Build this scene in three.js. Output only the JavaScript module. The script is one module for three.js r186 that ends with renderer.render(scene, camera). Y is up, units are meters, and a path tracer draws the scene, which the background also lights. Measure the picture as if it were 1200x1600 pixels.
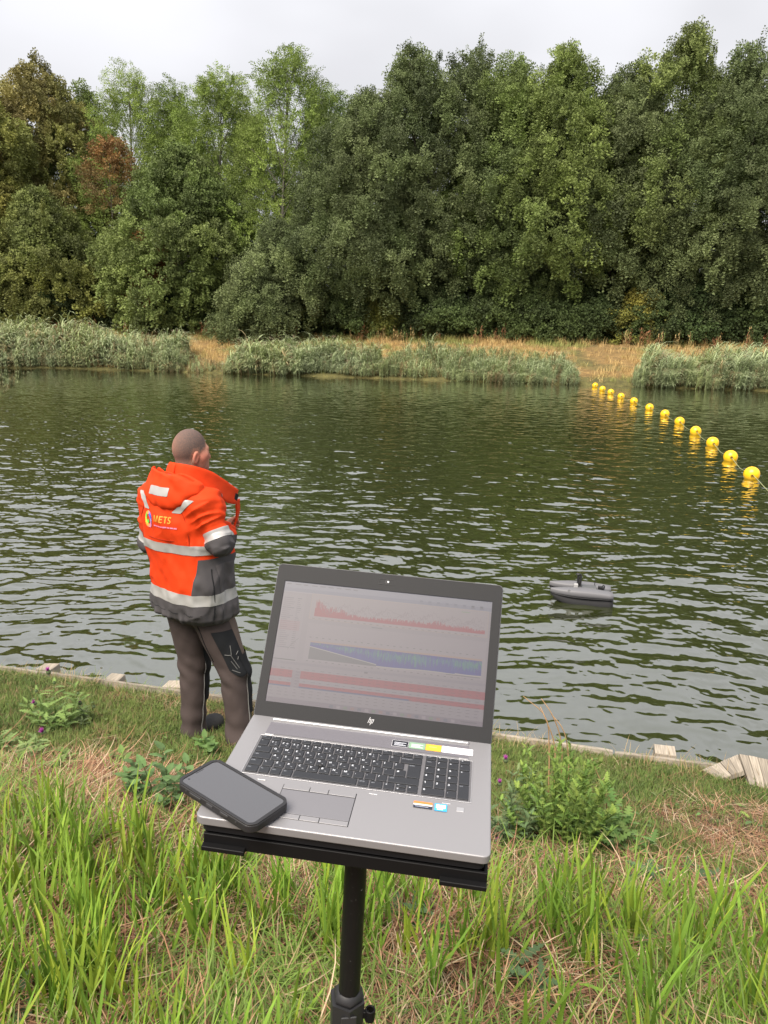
import * as THREE from 'three';
import { mergeGeometries, mergeVertices, toCreasedNormals } from 'three/addons/utils/BufferGeometryUtils.js';
import { RoundedBoxGeometry } from 'three/addons/geometries/RoundedBoxGeometry.js';

// ------------------------------------------------------------------ camera, sky, sun, exposure
const scene = new THREE.Scene();
const V3 = (x, y, z) => new THREE.Vector3(x, y, z);
const EYE = V3(0, 2.72, 0);
const PITCH = Math.atan(284 / 1200), ROLL = THREE.MathUtils.degToRad(1.0);
const camera = new THREE.PerspectiveCamera(67.38, 0.75, 0.05, 4000);
const fwd = V3(0, -Math.sin(PITCH), -Math.cos(PITCH)), up0 = V3(0, Math.cos(PITCH), -Math.sin(PITCH)), rt0 = V3(1, 0, 0);
const camR = rt0.clone().multiplyScalar(Math.cos(ROLL)).addScaledVector(up0, Math.sin(ROLL));
const camU = up0.clone().multiplyScalar(Math.cos(ROLL)).addScaledVector(rt0, -Math.sin(ROLL));
camera.position.copy(EYE);
camera.quaternion.setFromRotationMatrix(new THREE.Matrix4().makeBasis(camR, camU, fwd.clone().negate()));
scene.add(camera);

const renderer = new THREE.WebGLRenderer({ antialias: true });
renderer.toneMapping = THREE.LinearToneMapping;
renderer.toneMappingExposure = 4.7;
renderer.shadowMap.enabled = true;
renderer.setSize(768, 1024);

const sun = new THREE.DirectionalLight(0xfff4e6, 1.5);
sun.position.set(-22, 52, 30);
sun.shadow.radius = 75;
sun.castShadow = true;
Object.assign(sun.shadow.camera, { left: -40, right: 40, top: 40, bottom: -40, near: 1, far: 160 });
scene.add(sun, sun.target);

// ------------------------------------------------------------------ small tools
function rng(seed) { let a = seed >>> 0; return () => { a |= 0; a = a + 0x6D2B79F5 | 0; let t = Math.imul(a ^ a >>> 15, 1 | a); t = t + Math.imul(t ^ t >>> 7, 61 | t) ^ t; return ((t ^ t >>> 14) >>> 0) / 4294967296; }; }
const lerp = (a, b, t) => a + (b - a) * t;
const clamp = (x, a = 0, b = 1) => Math.min(b, Math.max(a, x));
const sstep = (a, b, x) => { const t = clamp((x - a) / (b - a)); return t * t * (3 - 2 * t); };
function hash3(x, y, z) { let h = Math.imul(x, 374761393) ^ Math.imul(y, 668265263) ^ Math.imul(z, 2147483647 ^ 0x5bd1e995); h = Math.imul(h ^ h >>> 13, 1274126177); h ^= h >>> 16; return (h >>> 0) / 4294967296; }
function noise3(x, y, z = 0) {
  const xi = Math.floor(x), yi = Math.floor(y), zi = Math.floor(z);
  let fx = x - xi, fy = y - yi, fz = z - zi;
  fx = fx * fx * (3 - 2 * fx); fy = fy * fy * (3 - 2 * fy); fz = fz * fz * (3 - 2 * fz);
  const l = (a, b, t) => a + (b - a) * t;
  return l(l(l(hash3(xi, yi, zi), hash3(xi + 1, yi, zi), fx), l(hash3(xi, yi + 1, zi), hash3(xi + 1, yi + 1, zi), fx), fy),
    l(l(hash3(xi, yi, zi + 1), hash3(xi + 1, yi, zi + 1), fx), l(hash3(xi, yi + 1, zi + 1), hash3(xi + 1, yi + 1, zi + 1), fx), fy), fz);
}
function fbm(x, y, z = 0, o = 4) { let s = 0, a = 0.5, n = 0; for (let i = 0; i < o; i++) { s += a * noise3(x, y, z); n += a; a *= 0.5; x = x * 2.03 + 7.1; y = y * 2.03 + 3.7; z = z * 2.03 + 1.3; } return s / n; }

{ // overcast sky: a soft cloud deck, brighter overhead than near the horizon
  const W = 1024, H = 512, d = new Float32Array(W * H * 4);
  for (let j = 0; j < H; j++) for (let i = 0; i < W; i++) {
    const th = (j + 0.5) / H * Math.PI - Math.PI / 2, ph = (i + 0.5) / W * 2 * Math.PI - Math.PI;
    const dx = Math.cos(th) * Math.cos(ph), dy = Math.sin(th), dz = Math.cos(th) * Math.sin(ph), k = (j * W + i) * 4;
    let r, g, b;
    if (dy >= 0) {
      const px = dx / (dy + 0.22), pz = dz / (dy + 0.22);
      const n = fbm(px * 1.1 + 5, pz * 1.1, 0.3, 5), m = fbm(px * 0.45 + 2, pz * 0.45 + 9, 4.2, 3);
      let L = 0.192 * (0.64 + 0.92 * dy) * (0.84 + 0.34 * sstep(0.3, 0.72, n) + 0.14 * (m - 0.5));
      r = L * 0.99; g = L * 0.995; b = L * 1.045;
    } else { r = 0.03; g = 0.033; b = 0.022; }
    d[k] = r; d[k + 1] = g; d[k + 2] = b; d[k + 3] = 1;
  }
  const t = new THREE.DataTexture(d, W, H, THREE.RGBAFormat, THREE.FloatType);
  t.mapping = THREE.EquirectangularReflectionMapping; t.magFilter = t.minFilter = THREE.LinearFilter; t.wrapS = THREE.RepeatWrapping; t.needsUpdate = true;
  scene.background = t; scene.environment = t;
}

const used = new Map();
function numbered(name) { const n = used.get(name) || 0; used.set(name, n + 1); return n ? `${name}_${String(n).padStart(3, '0')}` : name; }
function tag(o, label, category, group, kind) { if (label) o.userData.label = label; if (category) o.userData.category = category; if (group) o.userData.group = group; if (kind) o.userData.kind = kind; return o; }
function thing(name, label, category, group) { const o = new THREE.Group(); o.name = numbered(name); scene.add(o); return tag(o, label, category, group); }
function part(name, geo, mat, parent, extra) { const m = new THREE.Mesh(geo, mat); m.name = parent ? name : numbered(name); m.castShadow = m.receiveShadow = true; (parent || scene).add(m); if (extra) Object.assign(m.userData, extra); return m; }
function structure(name, geo, mat) { const m = part(name, geo, mat, null); m.userData.kind = 'structure'; return m; }
const lin = (r, g, b) => new THREE.Color().setRGB(r, g, b);
const std = (r, g, b, rough = 0.8, o = {}) => new THREE.MeshStandardMaterial({ color: lin(r, g, b), roughness: rough, ...o });
const leafMat = (rough = 0.85, tr = 0.35, o = {}) => new THREE.MeshPhysicalMaterial({ color: 0xffffff, roughness: rough, transmission: tr, thickness: 0, side: THREE.DoubleSide, specularIntensity: 0.5, ...o });
function bufferGeo(pos, idx, uv, col, nor) {
  const g = new THREE.BufferGeometry();
  g.setAttribute('position', new THREE.Float32BufferAttribute(pos, 3));
  if (uv) g.setAttribute('uv', new THREE.Float32BufferAttribute(uv, 2));
  if (col) g.setAttribute('color', new THREE.Float32BufferAttribute(col, 3));
  if (idx) g.setIndex(idx);
  if (nor) g.setAttribute('normal', new THREE.Float32BufferAttribute(nor, 3)); else g.computeVertexNormals();
  return g;
}
function canvasTex(w, h, draw, srgb = true) { const c = document.createElement('canvas'); c.width = w; c.height = h; draw(c.getContext('2d'), w, h); const t = new THREE.CanvasTexture(c); if (srgb) t.colorSpace = THREE.SRGBColorSpace; t.anisotropy = 8; return t; }
function dataTex(w, h, fn, srgb = true) { // fn -> [r,g,b] 0..1
  const d = new Uint8Array(w * h * 4);
  for (let j = 0; j < h; j++) for (let i = 0; i < w; i++) { const c = fn(i, j), k = (j * w + i) * 4; d[k] = clamp(c[0]) * 255; d[k + 1] = clamp(c[1]) * 255; d[k + 2] = clamp(c[2]) * 255; d[k + 3] = 255; }
  const t = new THREE.DataTexture(d, w, h); if (srgb) t.colorSpace = THREE.SRGBColorSpace; t.wrapS = t.wrapT = THREE.RepeatWrapping; t.magFilter = THREE.LinearFilter; t.minFilter = THREE.LinearMipmapLinearFilter; t.needsUpdate = true; return t;
}
// where the line of sight through a point of the photograph (1200 x 1600) meets a level, used to measure the place
function sight(x, y) { return fwd.clone().addScaledVector(camR, (x - 600) / 1200).addScaledVector(camU, -(y - 800) / 1200); }
function onLevel(x, y, h) { const d = sight(x, y); return EYE.clone().addScaledVector(d, (h - EYE.y) / d.y); }
// canal coordinates: u along the banks, v across them (near edge 4.2, far waterline 43.4)
const BA = THREE.MathUtils.degToRad(13.7), BC = Math.cos(BA), BS = Math.sin(BA);
const uv2 = (u, v) => [u * BC + v * BS, u * BS - v * BC];            // -> x, z
const toU = (x, z) => x * BC + z * BS, toV = (x, z) => x * BS - z * BC;
const NEAR = 4.2, FAR = 43.4;
function heightNear(u, v) {
  const pts = [[-100, 1.6], [-20, 1.25], [0, 1.13], [1, 1.07], [2, 0.88], [3, 0.58], [3.7, 0.42], [4.2, 0.33]];
  let h = pts[0][1];
  for (let i = 0; i + 1 < pts.length; i++) if (v >= pts[i][0]) { const t = clamp((v - pts[i][0]) / (pts[i + 1][0] - pts[i][0])); h = lerp(pts[i][1], pts[i + 1][1], t); }
  const k = sstep(4.2, 3.6, v);
  return h + k * ((fbm(u * 1.1, v * 1.1, 3) - 0.5) * 0.10 + (fbm(u * 5, v * 5, 8, 3) - 0.5) * 0.045);
}
function heightFar(u, v) {
  const pts = [[43.2, -0.3], [43.6, 0.12], [45, 0.5], [48, 1.25], [51, 1.85], [54, 2.15], [62, 2.2], [700, 2.4]];
  let h = pts[0][1];
  for (let i = 0; i + 1 < pts.length; i++) if (v >= pts[i][0]) { const t = clamp((v - pts[i][0]) / (pts[i + 1][0] - pts[i][0])); h = lerp(pts[i][1], pts[i + 1][1], t); }
  return h + (fbm(u * 0.3, v * 0.3, 5) - 0.5) * 0.35 * sstep(43.5, 46, v);
}
const groundY = (x, z) => { const v = toV(x, z), u = toU(x, z); return v < 20 ? heightNear(u, v) : heightFar(u, v); };
function join(list) { // one geometry out of several, whatever their indices and attributes
  const gs = list.map(g => g.index ? g.toNonIndexed() : g.clone()), keep = ['position', 'normal', 'uv', 'color'].filter(k => gs.every(g => g.getAttribute(k)));
  for (const g of gs) for (const k of Object.keys(g.attributes)) if (!keep.includes(k)) g.deleteAttribute(k);
  return mergeGeometries(gs);
}

// ------------------------------------------------------------------ near bank, far bank, canal
const speckle = dataTex(1024, 1024, (i, j) => { // neutral soil and thatch grain, 2.5 m a side
  const p = (a, b, c) => { const w = 1024; const f = (x, y) => noise3(x / w * a, y / w * a, c); const sx = i / w, sy = j / w; // blend the wrap so that it tiles
    const n00 = f(i, j), n10 = f(i - w, j), n01 = f(i, j - w), n11 = f(i - w, j - w); return lerp(lerp(n00, n10, sx), lerp(n01, n11, sx), sy); };
  const n = 0.35 * p(14, 0, 1) + 0.35 * p(60, 0, 2) + 0.45 * p(240, 0, 3), m = p(90, 0, 5);
  const k = 0.42 + 0.75 * (n - 0.25);
  return [k * (0.95 + 0.15 * m), k * (0.97 + 0.05 * m), k * (0.95 - 0.1 * m)];
});
const soilBump = dataTex(512, 512, (i, j) => { const n = 0.5 * noise3(i / 6, j / 6, 2) + 0.5 * noise3(i / 2.2, j / 2.2, 7); return [n, n, n]; }, false);
// how much of the near bank is mown green (1) or brown straw (0)
const greenAt = (u, v) => clamp(-0.18 * sstep(0.48, 0.62, fbm(u * 2.6 + 9, v * 2.6, 71)) + sstep(2.2, 3.3, v + (fbm(u * 0.9, v * 0.9, 12) - 0.5) * 1.6) * 0.92 - 0.75 * sstep(0.52, 0.66, fbm(u * 1.3 + 4, v * 2.0, 21)) + 0.10);
{
  const us = [], vs = [];
  for (let k = -60; k <= 60; k++) us.push(Math.sign(k) * (Math.abs(k) * 0.09 + Math.pow(Math.abs(k) / 60, 6) * 200));
  for (let k = 0; k <= 80; k++) { const t = 1 - k / 80; vs.push(4.2 - (t * 6.5 + Math.pow(t, 7) * 150)); }
  const pos = [], uv = [], col = [], idx = [];
  for (const v of vs) for (const u of us) {
    const [x, z] = uv2(u, v); pos.push(x, heightNear(u, v), z); uv.push(u / 2.5, v / 2.5);
    const g = greenAt(u, v), n = fbm(u * 2, v * 2, 30);
    const straw = [0.20, 0.125, 0.068], green = [0.105, 0.145, 0.04];
    for (let c = 0; c < 3; c++) col.push(lerp(straw[c], green[c], g) * (0.75 + 0.5 * n));
  }
  const nu = us.length;
  for (let j = 0; j + 1 < vs.length; j++) for (let i = 0; i + 1 < nu; i++) { const a = j * nu + i; idx.push(a, a + 1, a + nu, a + 1, a + nu + 1, a + nu); }
  // the earth face below the timber edging
  const top = (vs.length - 1) * nu, b0 = pos.length / 3;
  for (let i = 0; i < nu; i++) { pos.push(pos[(top + i) * 3], -0.6, pos[(top + i) * 3 + 2]); uv.push(us[i] / 2.5, 2); col.push(0.1, 0.07, 0.04); }
  for (let i = 0; i + 1 < nu; i++) idx.push(top + i, top + i + 1, b0 + i, top + i + 1, b0 + i + 1, b0 + i);
  structure('near_bank_ground', bufferGeo(pos, idx, uv, col), new THREE.MeshStandardMaterial({ map: speckle, vertexColors: true, roughness: 1, bumpMap: soilBump, bumpScale: 0.012 }));
}
{
  const pos = [], uv = [], col = [], idx = [], us = [], vs = [];
  for (let k = -70; k <= 70; k++) us.push(Math.sign(k) * (Math.abs(k) * 0.7 + Math.pow(Math.abs(k) / 70, 6) * 800));
  for (let k = 0; k <= 60; k++) { const t = k / 60; vs.push(43.2 + t * 16 + Math.pow(t, 7) * 1400); }
  for (const v of vs) for (const u of us) {
    const [x, z] = uv2(u, v); pos.push(x, heightFar(u, v), z); uv.push(u / 3, v / 3);
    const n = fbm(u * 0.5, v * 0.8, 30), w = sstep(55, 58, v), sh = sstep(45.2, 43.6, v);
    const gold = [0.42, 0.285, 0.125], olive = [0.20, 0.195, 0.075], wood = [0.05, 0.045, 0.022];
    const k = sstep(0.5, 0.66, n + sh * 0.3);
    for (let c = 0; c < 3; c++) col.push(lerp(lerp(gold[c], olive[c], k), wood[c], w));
  }
  const nu = us.length;
  for (let j = 0; j + 1 < vs.length; j++) for (let i = 0; i + 1 < nu; i++) { const a = j * nu + i; idx.push(a, a + 1, a + nu, a + 1, a + nu + 1, a + nu); }
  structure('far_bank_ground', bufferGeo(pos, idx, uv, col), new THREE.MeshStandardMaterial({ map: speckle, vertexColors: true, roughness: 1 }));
}
const waterMat = new THREE.MeshPhysicalMaterial({ color: lin(0.0235, 0.0290, 0.0085), roughness: 0.035, ior: 2.33, clearcoat: 1, clearcoatRoughness: 0.035 });
{ // wind ripples: a sum of short crossing waves, as real relief with its own normals
  const R = rng(77), waves = [];
  const N = 84;
  for (let k = 0; k < N; k++) {
    const L = 0.062 * Math.pow(15, Math.pow(R(), 1.2)), ang = Math.PI / 2 + 0.16 + (R() + R() + R() - 1.5) * 1.15;
    const sl = 0.0150 * (0.6 + 0.8 * R()) * (L < 0.11 ? 0.75 : 1) * (L > 0.7 ? 0.8 : 1);
    const kk = 2 * Math.PI / L; waves.push([kk * Math.cos(ang), kk * Math.sin(ang), R() * 6.283, sl / kk, L]);
  }
  const nr = 680, nc = 1000, pos = new Float32Array((nr + 1) * (nc + 1) * 3), nor = new Float32Array(pos.length), idx = new Uint32Array(nr * nc * 6);
  let p = 0;
  for (let j = 0; j <= nr; j++) {
    const v = 4.16 * Math.pow(43.7 / 4.16, j / nr), half = 4.2 + v * 0.66, fade = v;
    for (let i = 0; i <= nc; i++) {
      const u = (i / nc * 2 - 1) * half - v * 0.02;
      let h = 0, hu = 0, hv = 0;
      const gust = 0.45 + 1.2 * fbm(u * 0.16 + 3, v * 0.11, 2.5, 3) , calm = lerp(1, 0.5, sstep(24, 42, v)) * gust;
      const wu = u + 0.10 * Math.sin(v * 1.7 + u * 0.6), wv = v + 0.12 * Math.sin(u * 1.3 - v * 0.4);
      for (let k = 0; k < N; k++) {
        const w = waves[k]; if (w[4] < fade * 0.0052) continue;
        const a = w[0] * wu + w[1] * wv + w[2], s = Math.sin(a), c = Math.cos(a);
        h += w[3] * s; hu += w[3] * c * w[0]; hv += w[3] * c * w[1];
      }
      h *= calm; hu *= calm; hv *= calm;
      const [x, z] = uv2(u, v);
      pos[p] = x; pos[p + 1] = h; pos[p + 2] = z;
      const nx = -(hu * BC + hv * BS), nz = -(hu * BS - hv * BC), l = 1 / Math.hypot(nx, 1, nz);
      nor[p] = nx * l; nor[p + 1] = l; nor[p + 2] = nz * l; p += 3;
    }
  }
  let q = 0;
  for (let j = 0; j < nr; j++) for (let i = 0; i < nc; i++) { const a = j * (nc + 1) + i; idx[q++] = a; idx[q++] = a + 1; idx[q++] = a + nc + 1; idx[q++] = a + 1; idx[q++] = a + nc + 2; idx[q++] = a + nc + 1; }
  const g = new THREE.BufferGeometry();
  g.setAttribute('position', new THREE.BufferAttribute(pos, 3)); g.setAttribute('normal', new THREE.BufferAttribute(nor, 3)); g.setIndex(new THREE.BufferAttribute(idx, 1));
  structure('canal_water', g, waterMat);
  // the canal going on to both sides, past the rippled stretch
  const P = [], I = [];
  for (const [u, v] of [[-500, 4.1], [500, 4.1], [500, 43.9], [-500, 43.9]]) { const [x, z] = uv2(u, v); P.push(x, -0.07, z); }
  structure('canal_water_beyond', bufferGeo(P, [0, 1, 2, 0, 2, 3]), waterMat);
}

// ------------------------------------------------------------------ trees beyond the far bank
// a leafy spray: leaves set round a thin twig that points along +y, about one metre long
function sprayGeo(seed, n, len, wid, droop, spread) {
  const R = rng(seed), pos = [], idx = [];
  for (let k = 0; k < n; k++) {
    const t = 0.08 + 0.92 * (k + R() * 0.6) / n, a = k * 2.4 + R() * 0.9, L = len * (0.7 + 0.6 * R()), W = wid * (0.7 + 0.6 * R());
    const out = V3(Math.cos(a), spread * (0.3 + R() * 0.8), Math.sin(a)).normalize(); out.y -= droop * R(); out.normalize();
    const base = V3(Math.sin(t * 3) * 0.05, t * 0.95, 0).addScaledVector(out, 0.05 + 0.16 * R() * (1.2 - t));
    const side = V3(R() - 0.5, R() - 0.5, R() - 0.5).cross(out).normalize(), nn = side.clone().cross(out);
    const b = pos.length / 3, mid = base.clone().addScaledVector(out, L * 0.45), tip = base.clone().addScaledVector(out, L).addScaledVector(nn, -L * 0.12);
    const l = mid.clone().addScaledVector(side, W).addScaledVector(nn, W * 0.3), r = mid.clone().addScaledVector(side, -W).addScaledVector(nn, W * 0.3);
    for (const q of [base, l, tip, r]) pos.push(q.x, q.y, q.z);
    idx.push(b, b + 1, b + 2, b, b + 2, b + 3);
  }
  const g = bufferGeo(pos, idx).toNonIndexed(); g.computeVertexNormals(); return g;
}
const SPRAYS = {
  poplar: [1, 2, 3].map(s => sprayGeo(s, 26, 0.19, 0.062, 0.5, 0.5)),
  airy: [4, 5].map(s => sprayGeo(s, 20, 0.16, 0.05, 0.1, 1.0)),
  broad: [6, 7, 8].map(s => sprayGeo(s, 24, 0.22, 0.085, 0.25, 0.35)),
};
const LEAF = leafMat(0.8, 0.3), BARK = std(0.13, 0.115, 0.09, 0.95), BARK_PALE = std(0.15, 0.14, 0.11, 0.9);
let treeSprays = 0;
const Y_AXIS = V3(0, 1, 0);
function tube(points, r0, r1, seg = 5, steps = 8) { // a tapered limb through the points
  const c = new THREE.CatmullRomCurve3(points), pos = [], idx = [];
  for (let i = 0; i <= steps; i++) {
    const t = i / steps, p = c.getPoint(t), d = c.getTangent(t), a = Math.abs(d.y) > 0.95 ? V3(1, 0, 0) : V3(0, 1, 0), x = a.cross(d).normalize(), y = d.clone().cross(x), r = lerp(r0, r1, t);
    for (let k = 0; k < seg; k++) { const f = k / seg * 6.2832; const q = p.clone().addScaledVector(x, Math.cos(f) * r).addScaledVector(y, Math.sin(f) * r); pos.push(q.x, q.y, q.z); }
  }
  for (let i = 0; i < steps; i++) for (let k = 0; k < seg; k++) { const a = i * seg + k, b = i * seg + (k + 1) % seg; idx.push(a, b, a + seg, b, b + seg, a + seg); }
  const e = pos.length / 3, last = c.getPoint(1); pos.push(last.x, last.y, last.z);
  for (let k = 0; k < seg; k++) idx.push(steps * seg + k, steps * seg + (k + 1) % seg, e);
  return bufferGeo(pos, idx);
}
// One tree: a trunk with rising limbs; boughs (clumps of sprays) sit on the limb ends and over the crown's outer shell.
function makeTree(name, o) {
  const R = rng(o.seed), root = thing(name, o.label, o.category || 'tree', o.group);
  root.position.set(o.x, o.y, o.z);
  const H = o.H, wood = [], clumps = [];
  const lean = V3((R() - 0.5) * 0.03, 1, (R() - 0.5) * 0.03);
  const axis = t => V3(lean.x * H * t + Math.sin(t * 4 + o.seed) * 0.25, H * t, lean.z * H * t);
  const rad = t => { // crown radius at height share t
    const s = clamp((t - o.low) / (1 - o.low)); if (t < o.low) return 0;
    return o.R * (o.shape === 'tall' ? (1 - 0.16 * s * s * s) * Math.pow(Math.max(0, Math.sin(Math.PI * Math.pow(0.12 + 0.88 * s, 0.8))), 0.55) : Math.pow(Math.sin(Math.PI * Math.pow(0.1 + 0.9 * s, 0.62)), 0.6));
  };
  const trunkTop = o.shape === 'shrub' ? 0.55 : 0.93;
  wood.push(tube([axis(0).setY(-0.4), axis(0.15), axis(0.4), axis(0.7), axis(trunkTop)], o.trunk || H * 0.011, 0.02, 7, 12));
  const nl = o.limbs || 34;
  for (let k = 0; k < nl; k++) {
    const t0 = lerp(Math.max(0.08, o.low * 0.9), 0.86, Math.pow((k + R()) / nl, 0.9)), a = k * 2.4 + R(), rise = lerp(o.rise0 ?? 0.35, 1.6, t0) * (0.7 + 0.6 * R());
    const t1 = Math.min(0.99, t0 + rad(t0 + 0.05) * rise / H), reach = Math.max(0.5, rad(t1)) * (0.72 + 0.25 * R());
    const s = axis(t0), e = axis(t1).add(V3(Math.cos(a) * reach, 0, Math.sin(a) * reach)), m = s.clone().lerp(e, 0.5).add(V3(0, 0.12 * reach, 0));
    wood.push(tube([s, m, e], Math.max(0.025, H * 0.0042 * (1.15 - t0)), 0.012, 4, 5));
    for (const q of [0.62, 0.95]) { const c = s.clone().lerp(e, q).add(V3((R() - 0.5) * 0.7, 0.1 + R() * 0.4, (R() - 0.5) * 0.7)); clumps.push([c, 0.75 + 0.55 * R(), 0.55 + 0.4 * R()]); }
  }
  for (let k = 0, tries = 0; k < o.boughs && tries < o.boughs * 12; tries++) { // the outer shell, boughs kept apart so that there is shade between them
    const t = lerp(o.low, 0.97, Math.pow(R(), 0.85)), back = R() < 0.28, a = back ? Math.PI + R() * Math.PI : R() * Math.PI, q = 0.66 + 0.42 * Math.sqrt(R());
    const r = rad(t) * q * (0.72 + 0.56 * noise3(a * 1.6, t * 8, o.seed)), c = axis(t).add(V3(Math.cos(a) * r, (R() - 0.5) * 0.8, Math.sin(a) * r));
    const size = lerp(0.7, 1.35, R()) * (o.bough || 1);
    if (tries < o.boughs * 8 && clumps.some(([p, s]) => (p.x - c.x) ** 2 + ((p.y - c.y) * 1.15) ** 2 + (p.z - c.z) ** 2 < (0.62 * (s + size)) ** 2)) continue;
    clumps.push([c, size, lerp(0.5, 1.0, R())]); k++;
  }
  const shoots = [];
  for (let k = 0; k < (o.shoots || 0); k++) { // upright leaders that make the spiky top
    const a = R() * 6.283, q = Math.sqrt(R()), t = 0.74 + 0.21 * (1 - q), r = rad(Math.min(t, 0.9)) * q * 0.9;
    const b = axis(t).add(V3(Math.cos(a) * r, 0, Math.sin(a) * r)); b.y = H * (1.0 - 0.20 * q * q) - 2.2 - R() * 1.4; shoots.push([b, 1.6 + R() * 1.6]);
  }
  const list = [], Q = new THREE.Quaternion(), col = lin(...o.color), col2 = lin(...(o.color2 || o.color)), scale = o.leaf || 1;
  const add = (p, dir, s, tint) => { Q.setFromUnitVectors(Y_AXIS, dir.normalize()); const sp = new THREE.Quaternion().setFromAxisAngle(Y_AXIS, R() * 6.283); list.push([new THREE.Matrix4().compose(p, Q.clone().multiply(sp), V3(s, s * (0.85 + 0.4 * R()), s)), tint]); };
  for (const [c, r, h] of clumps) { // a bough: sprays along a limb end that runs outwards and bends down at its tip
    const at = axis(c.y / H), out = V3(c.x - at.x, 0, c.z - at.z); if (out.lengthSq() < 0.04) out.set(R() - 0.5, 0, R() - 0.5); out.normalize();
    const sd = V3(-out.z, 0, out.x), mix = clamp(noise3(c.x * 0.3 + o.seed, c.y * 0.3, c.z * 0.3) * 1.8 - 0.4), k = 0.60 + 0.85 * R();
    const tint = col.clone().lerp(col2, mix).multiplyScalar(k), L = r * 1.5, W = r * 0.62, dr = (o.droop || 0.3) * (0.6 + 0.8 * R()), lift = o.lift ?? 0.35;
    const n = Math.round((o.dense || 20) * r * 1.25);
    for (let i = 0; i < n; i++) {
      const s = Math.pow(R(), 0.75), w = W * Math.sin(Math.PI * (0.18 + 0.72 * s)), a = R() * 6.283, q = Math.sqrt(R());
      const p = c.clone().addScaledVector(out, (s - 0.72) * L).addScaledVector(sd, Math.cos(a) * q * w);
      p.y += Math.sin(a) * q * w * 0.55 + h * 0.35 * Math.sin(s * 2.2) - dr * L * 0.38 * s * s * s;
      const dir = out.clone().multiplyScalar(0.75).addScaledVector(sd, Math.cos(a) * q * 0.8 + (R() - 0.5) * 0.4); dir.y += Math.sin(a) * q * 0.5 + lift * (1 - s) - dr * s * s * 0.95 + (R() - 0.5) * 0.3;
      add(p, dir, scale * (0.5 + 0.34 * R()), tint.clone().multiplyScalar(0.85 + 0.3 * R()));
    }
    if (o.hang) for (let i = 0; i < o.hang; i++) { const f = (R() - 0.5) * 1.4; add(c.clone().addScaledVector(out, L * (0.08 + 0.2 * R())).addScaledVector(sd, f * W).add(V3(0, -dr * L * 0.2, 0)), out.clone().multiplyScalar(0.3).add(V3((R() - 0.5) * 0.3, -1, (R() - 0.5) * 0.3)), scale * (0.7 + 0.5 * R()), tint.clone()); }
  }
  for (const [b, L] of shoots) { const tint = col.clone().lerp(col2, R()).multiplyScalar(0.9 + 0.3 * R()), tip = V3(0.12 + (R() - 0.5) * 0.3, 1, (R() - 0.5) * 0.3);
    for (let i = 0; i < 26; i++) { const t = R(), a = R() * 6.283; add(b.clone().addScaledVector(tip, t * L).add(V3(Math.cos(a), 0, Math.sin(a)).multiplyScalar(0.42 * (1.05 - t))), V3(Math.cos(a) * 0.5 * (1.1 - t), 1, Math.sin(a) * 0.5 * (1.1 - t)), scale * (0.4 + 0.3 * R()), tint); }
  }
  part('trunk', join(wood), o.pale ? BARK_PALE : BARK, root);
  const gs = SPRAYS[o.spray || 'poplar'], m = new THREE.InstancedMesh(gs[o.seed % gs.length], LEAF, list.length);
  list.forEach(([mat, c], i) => { m.setMatrixAt(i, mat); m.setColorAt(i, c); });
  m.name = 'crown'; m.userData.kind = 'stuff'; m.castShadow = m.receiveShadow = true; root.add(m);
  treeSprays += list.length;
  return root;
}

// px: where it stands across the photograph, top: where its tip shows, D: metres from the eye
function standTree(name, px, top, D, R, o) {
  const d = sight(px, top); d.y = 0; d.normalize();
  D = D * 0.97 / (d.x * BS - d.z * BC);
  const x = d.x * D, z = d.z * D, y = groundY(x, z);
  if (o.shoots > 30) R *= 1.1;
  const s = sight(px, top), h = EYE.y + s.y / Math.hypot(s.x, s.z) * D;
  return makeTree(name, { x, y, z, H: h - y - (o.shoots > 10 ? 0.9 : 0.4), R, seed: Math.round(px + 2000) * 7 + Math.round(D), ...o });
}
const GREY = { color: [0.104, 0.139, 0.050], color2: [0.157, 0.192, 0.076], spray: 'poplar', shape: 'tall', low: 0.13, boughs: 190, shoots: 40, dense: 15, droop: 1.1, hang: 5, limbs: 30 };
const FRESH = { color: [0.162, 0.228, 0.046], color2: [0.232, 0.304, 0.067], spray: 'airy', shape: 'tall', low: 0.16, boughs: 175, shoots: 14, dense: 14, droop: 0.4, hang: 2, limbs: 36, pale: true };
const MID = { color: [0.120, 0.160, 0.044], color2: [0.182, 0.228, 0.065], spray: 'broad', shape: 'tall', low: 0.10, boughs: 170, shoots: 5, dense: 14, droop: 0.6, hang: 2, limbs: 30 };
const OCHRE = { color: [0.232, 0.221, 0.048], color2: [0.151, 0.178, 0.046], spray: 'broad', shape: 'tall', low: 0.2, boughs: 190, shoots: 6, dense: 14, droop: 0.8, hang: 3, limbs: 30 };
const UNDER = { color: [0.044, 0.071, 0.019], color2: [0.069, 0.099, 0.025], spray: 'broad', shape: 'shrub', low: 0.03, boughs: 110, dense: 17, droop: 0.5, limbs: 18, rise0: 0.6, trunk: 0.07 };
const T = (...a) => standTree(...a);
T('broadleaf_tree', -60, 118, 58, 5.6, { ...OCHRE, color: [0.275, 0.257, 0.059], color2: [0.199, 0.222, 0.057], label: 'yellow olive tree at the far left end of the tree line' });
T('broadleaf_tree', 48, 92, 64, 5.0, { ...OCHRE, color: [0.255, 0.220, 0.080], color2: [0.215, 0.225, 0.062], label: 'brown tinged tree with rounded top, second from the left end' });
T('poplar_tree', 128, 128, 68, 4.4, { ...MID, label: 'green tree behind the rust brown dead tree, lower than its neighbours' });
T('poplar_tree', 200, 88, 65, 4.6, { ...FRESH, low: 0.1, boughs: 170, label: 'light green tree with pointed top right of the brown tinged one' });
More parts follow.
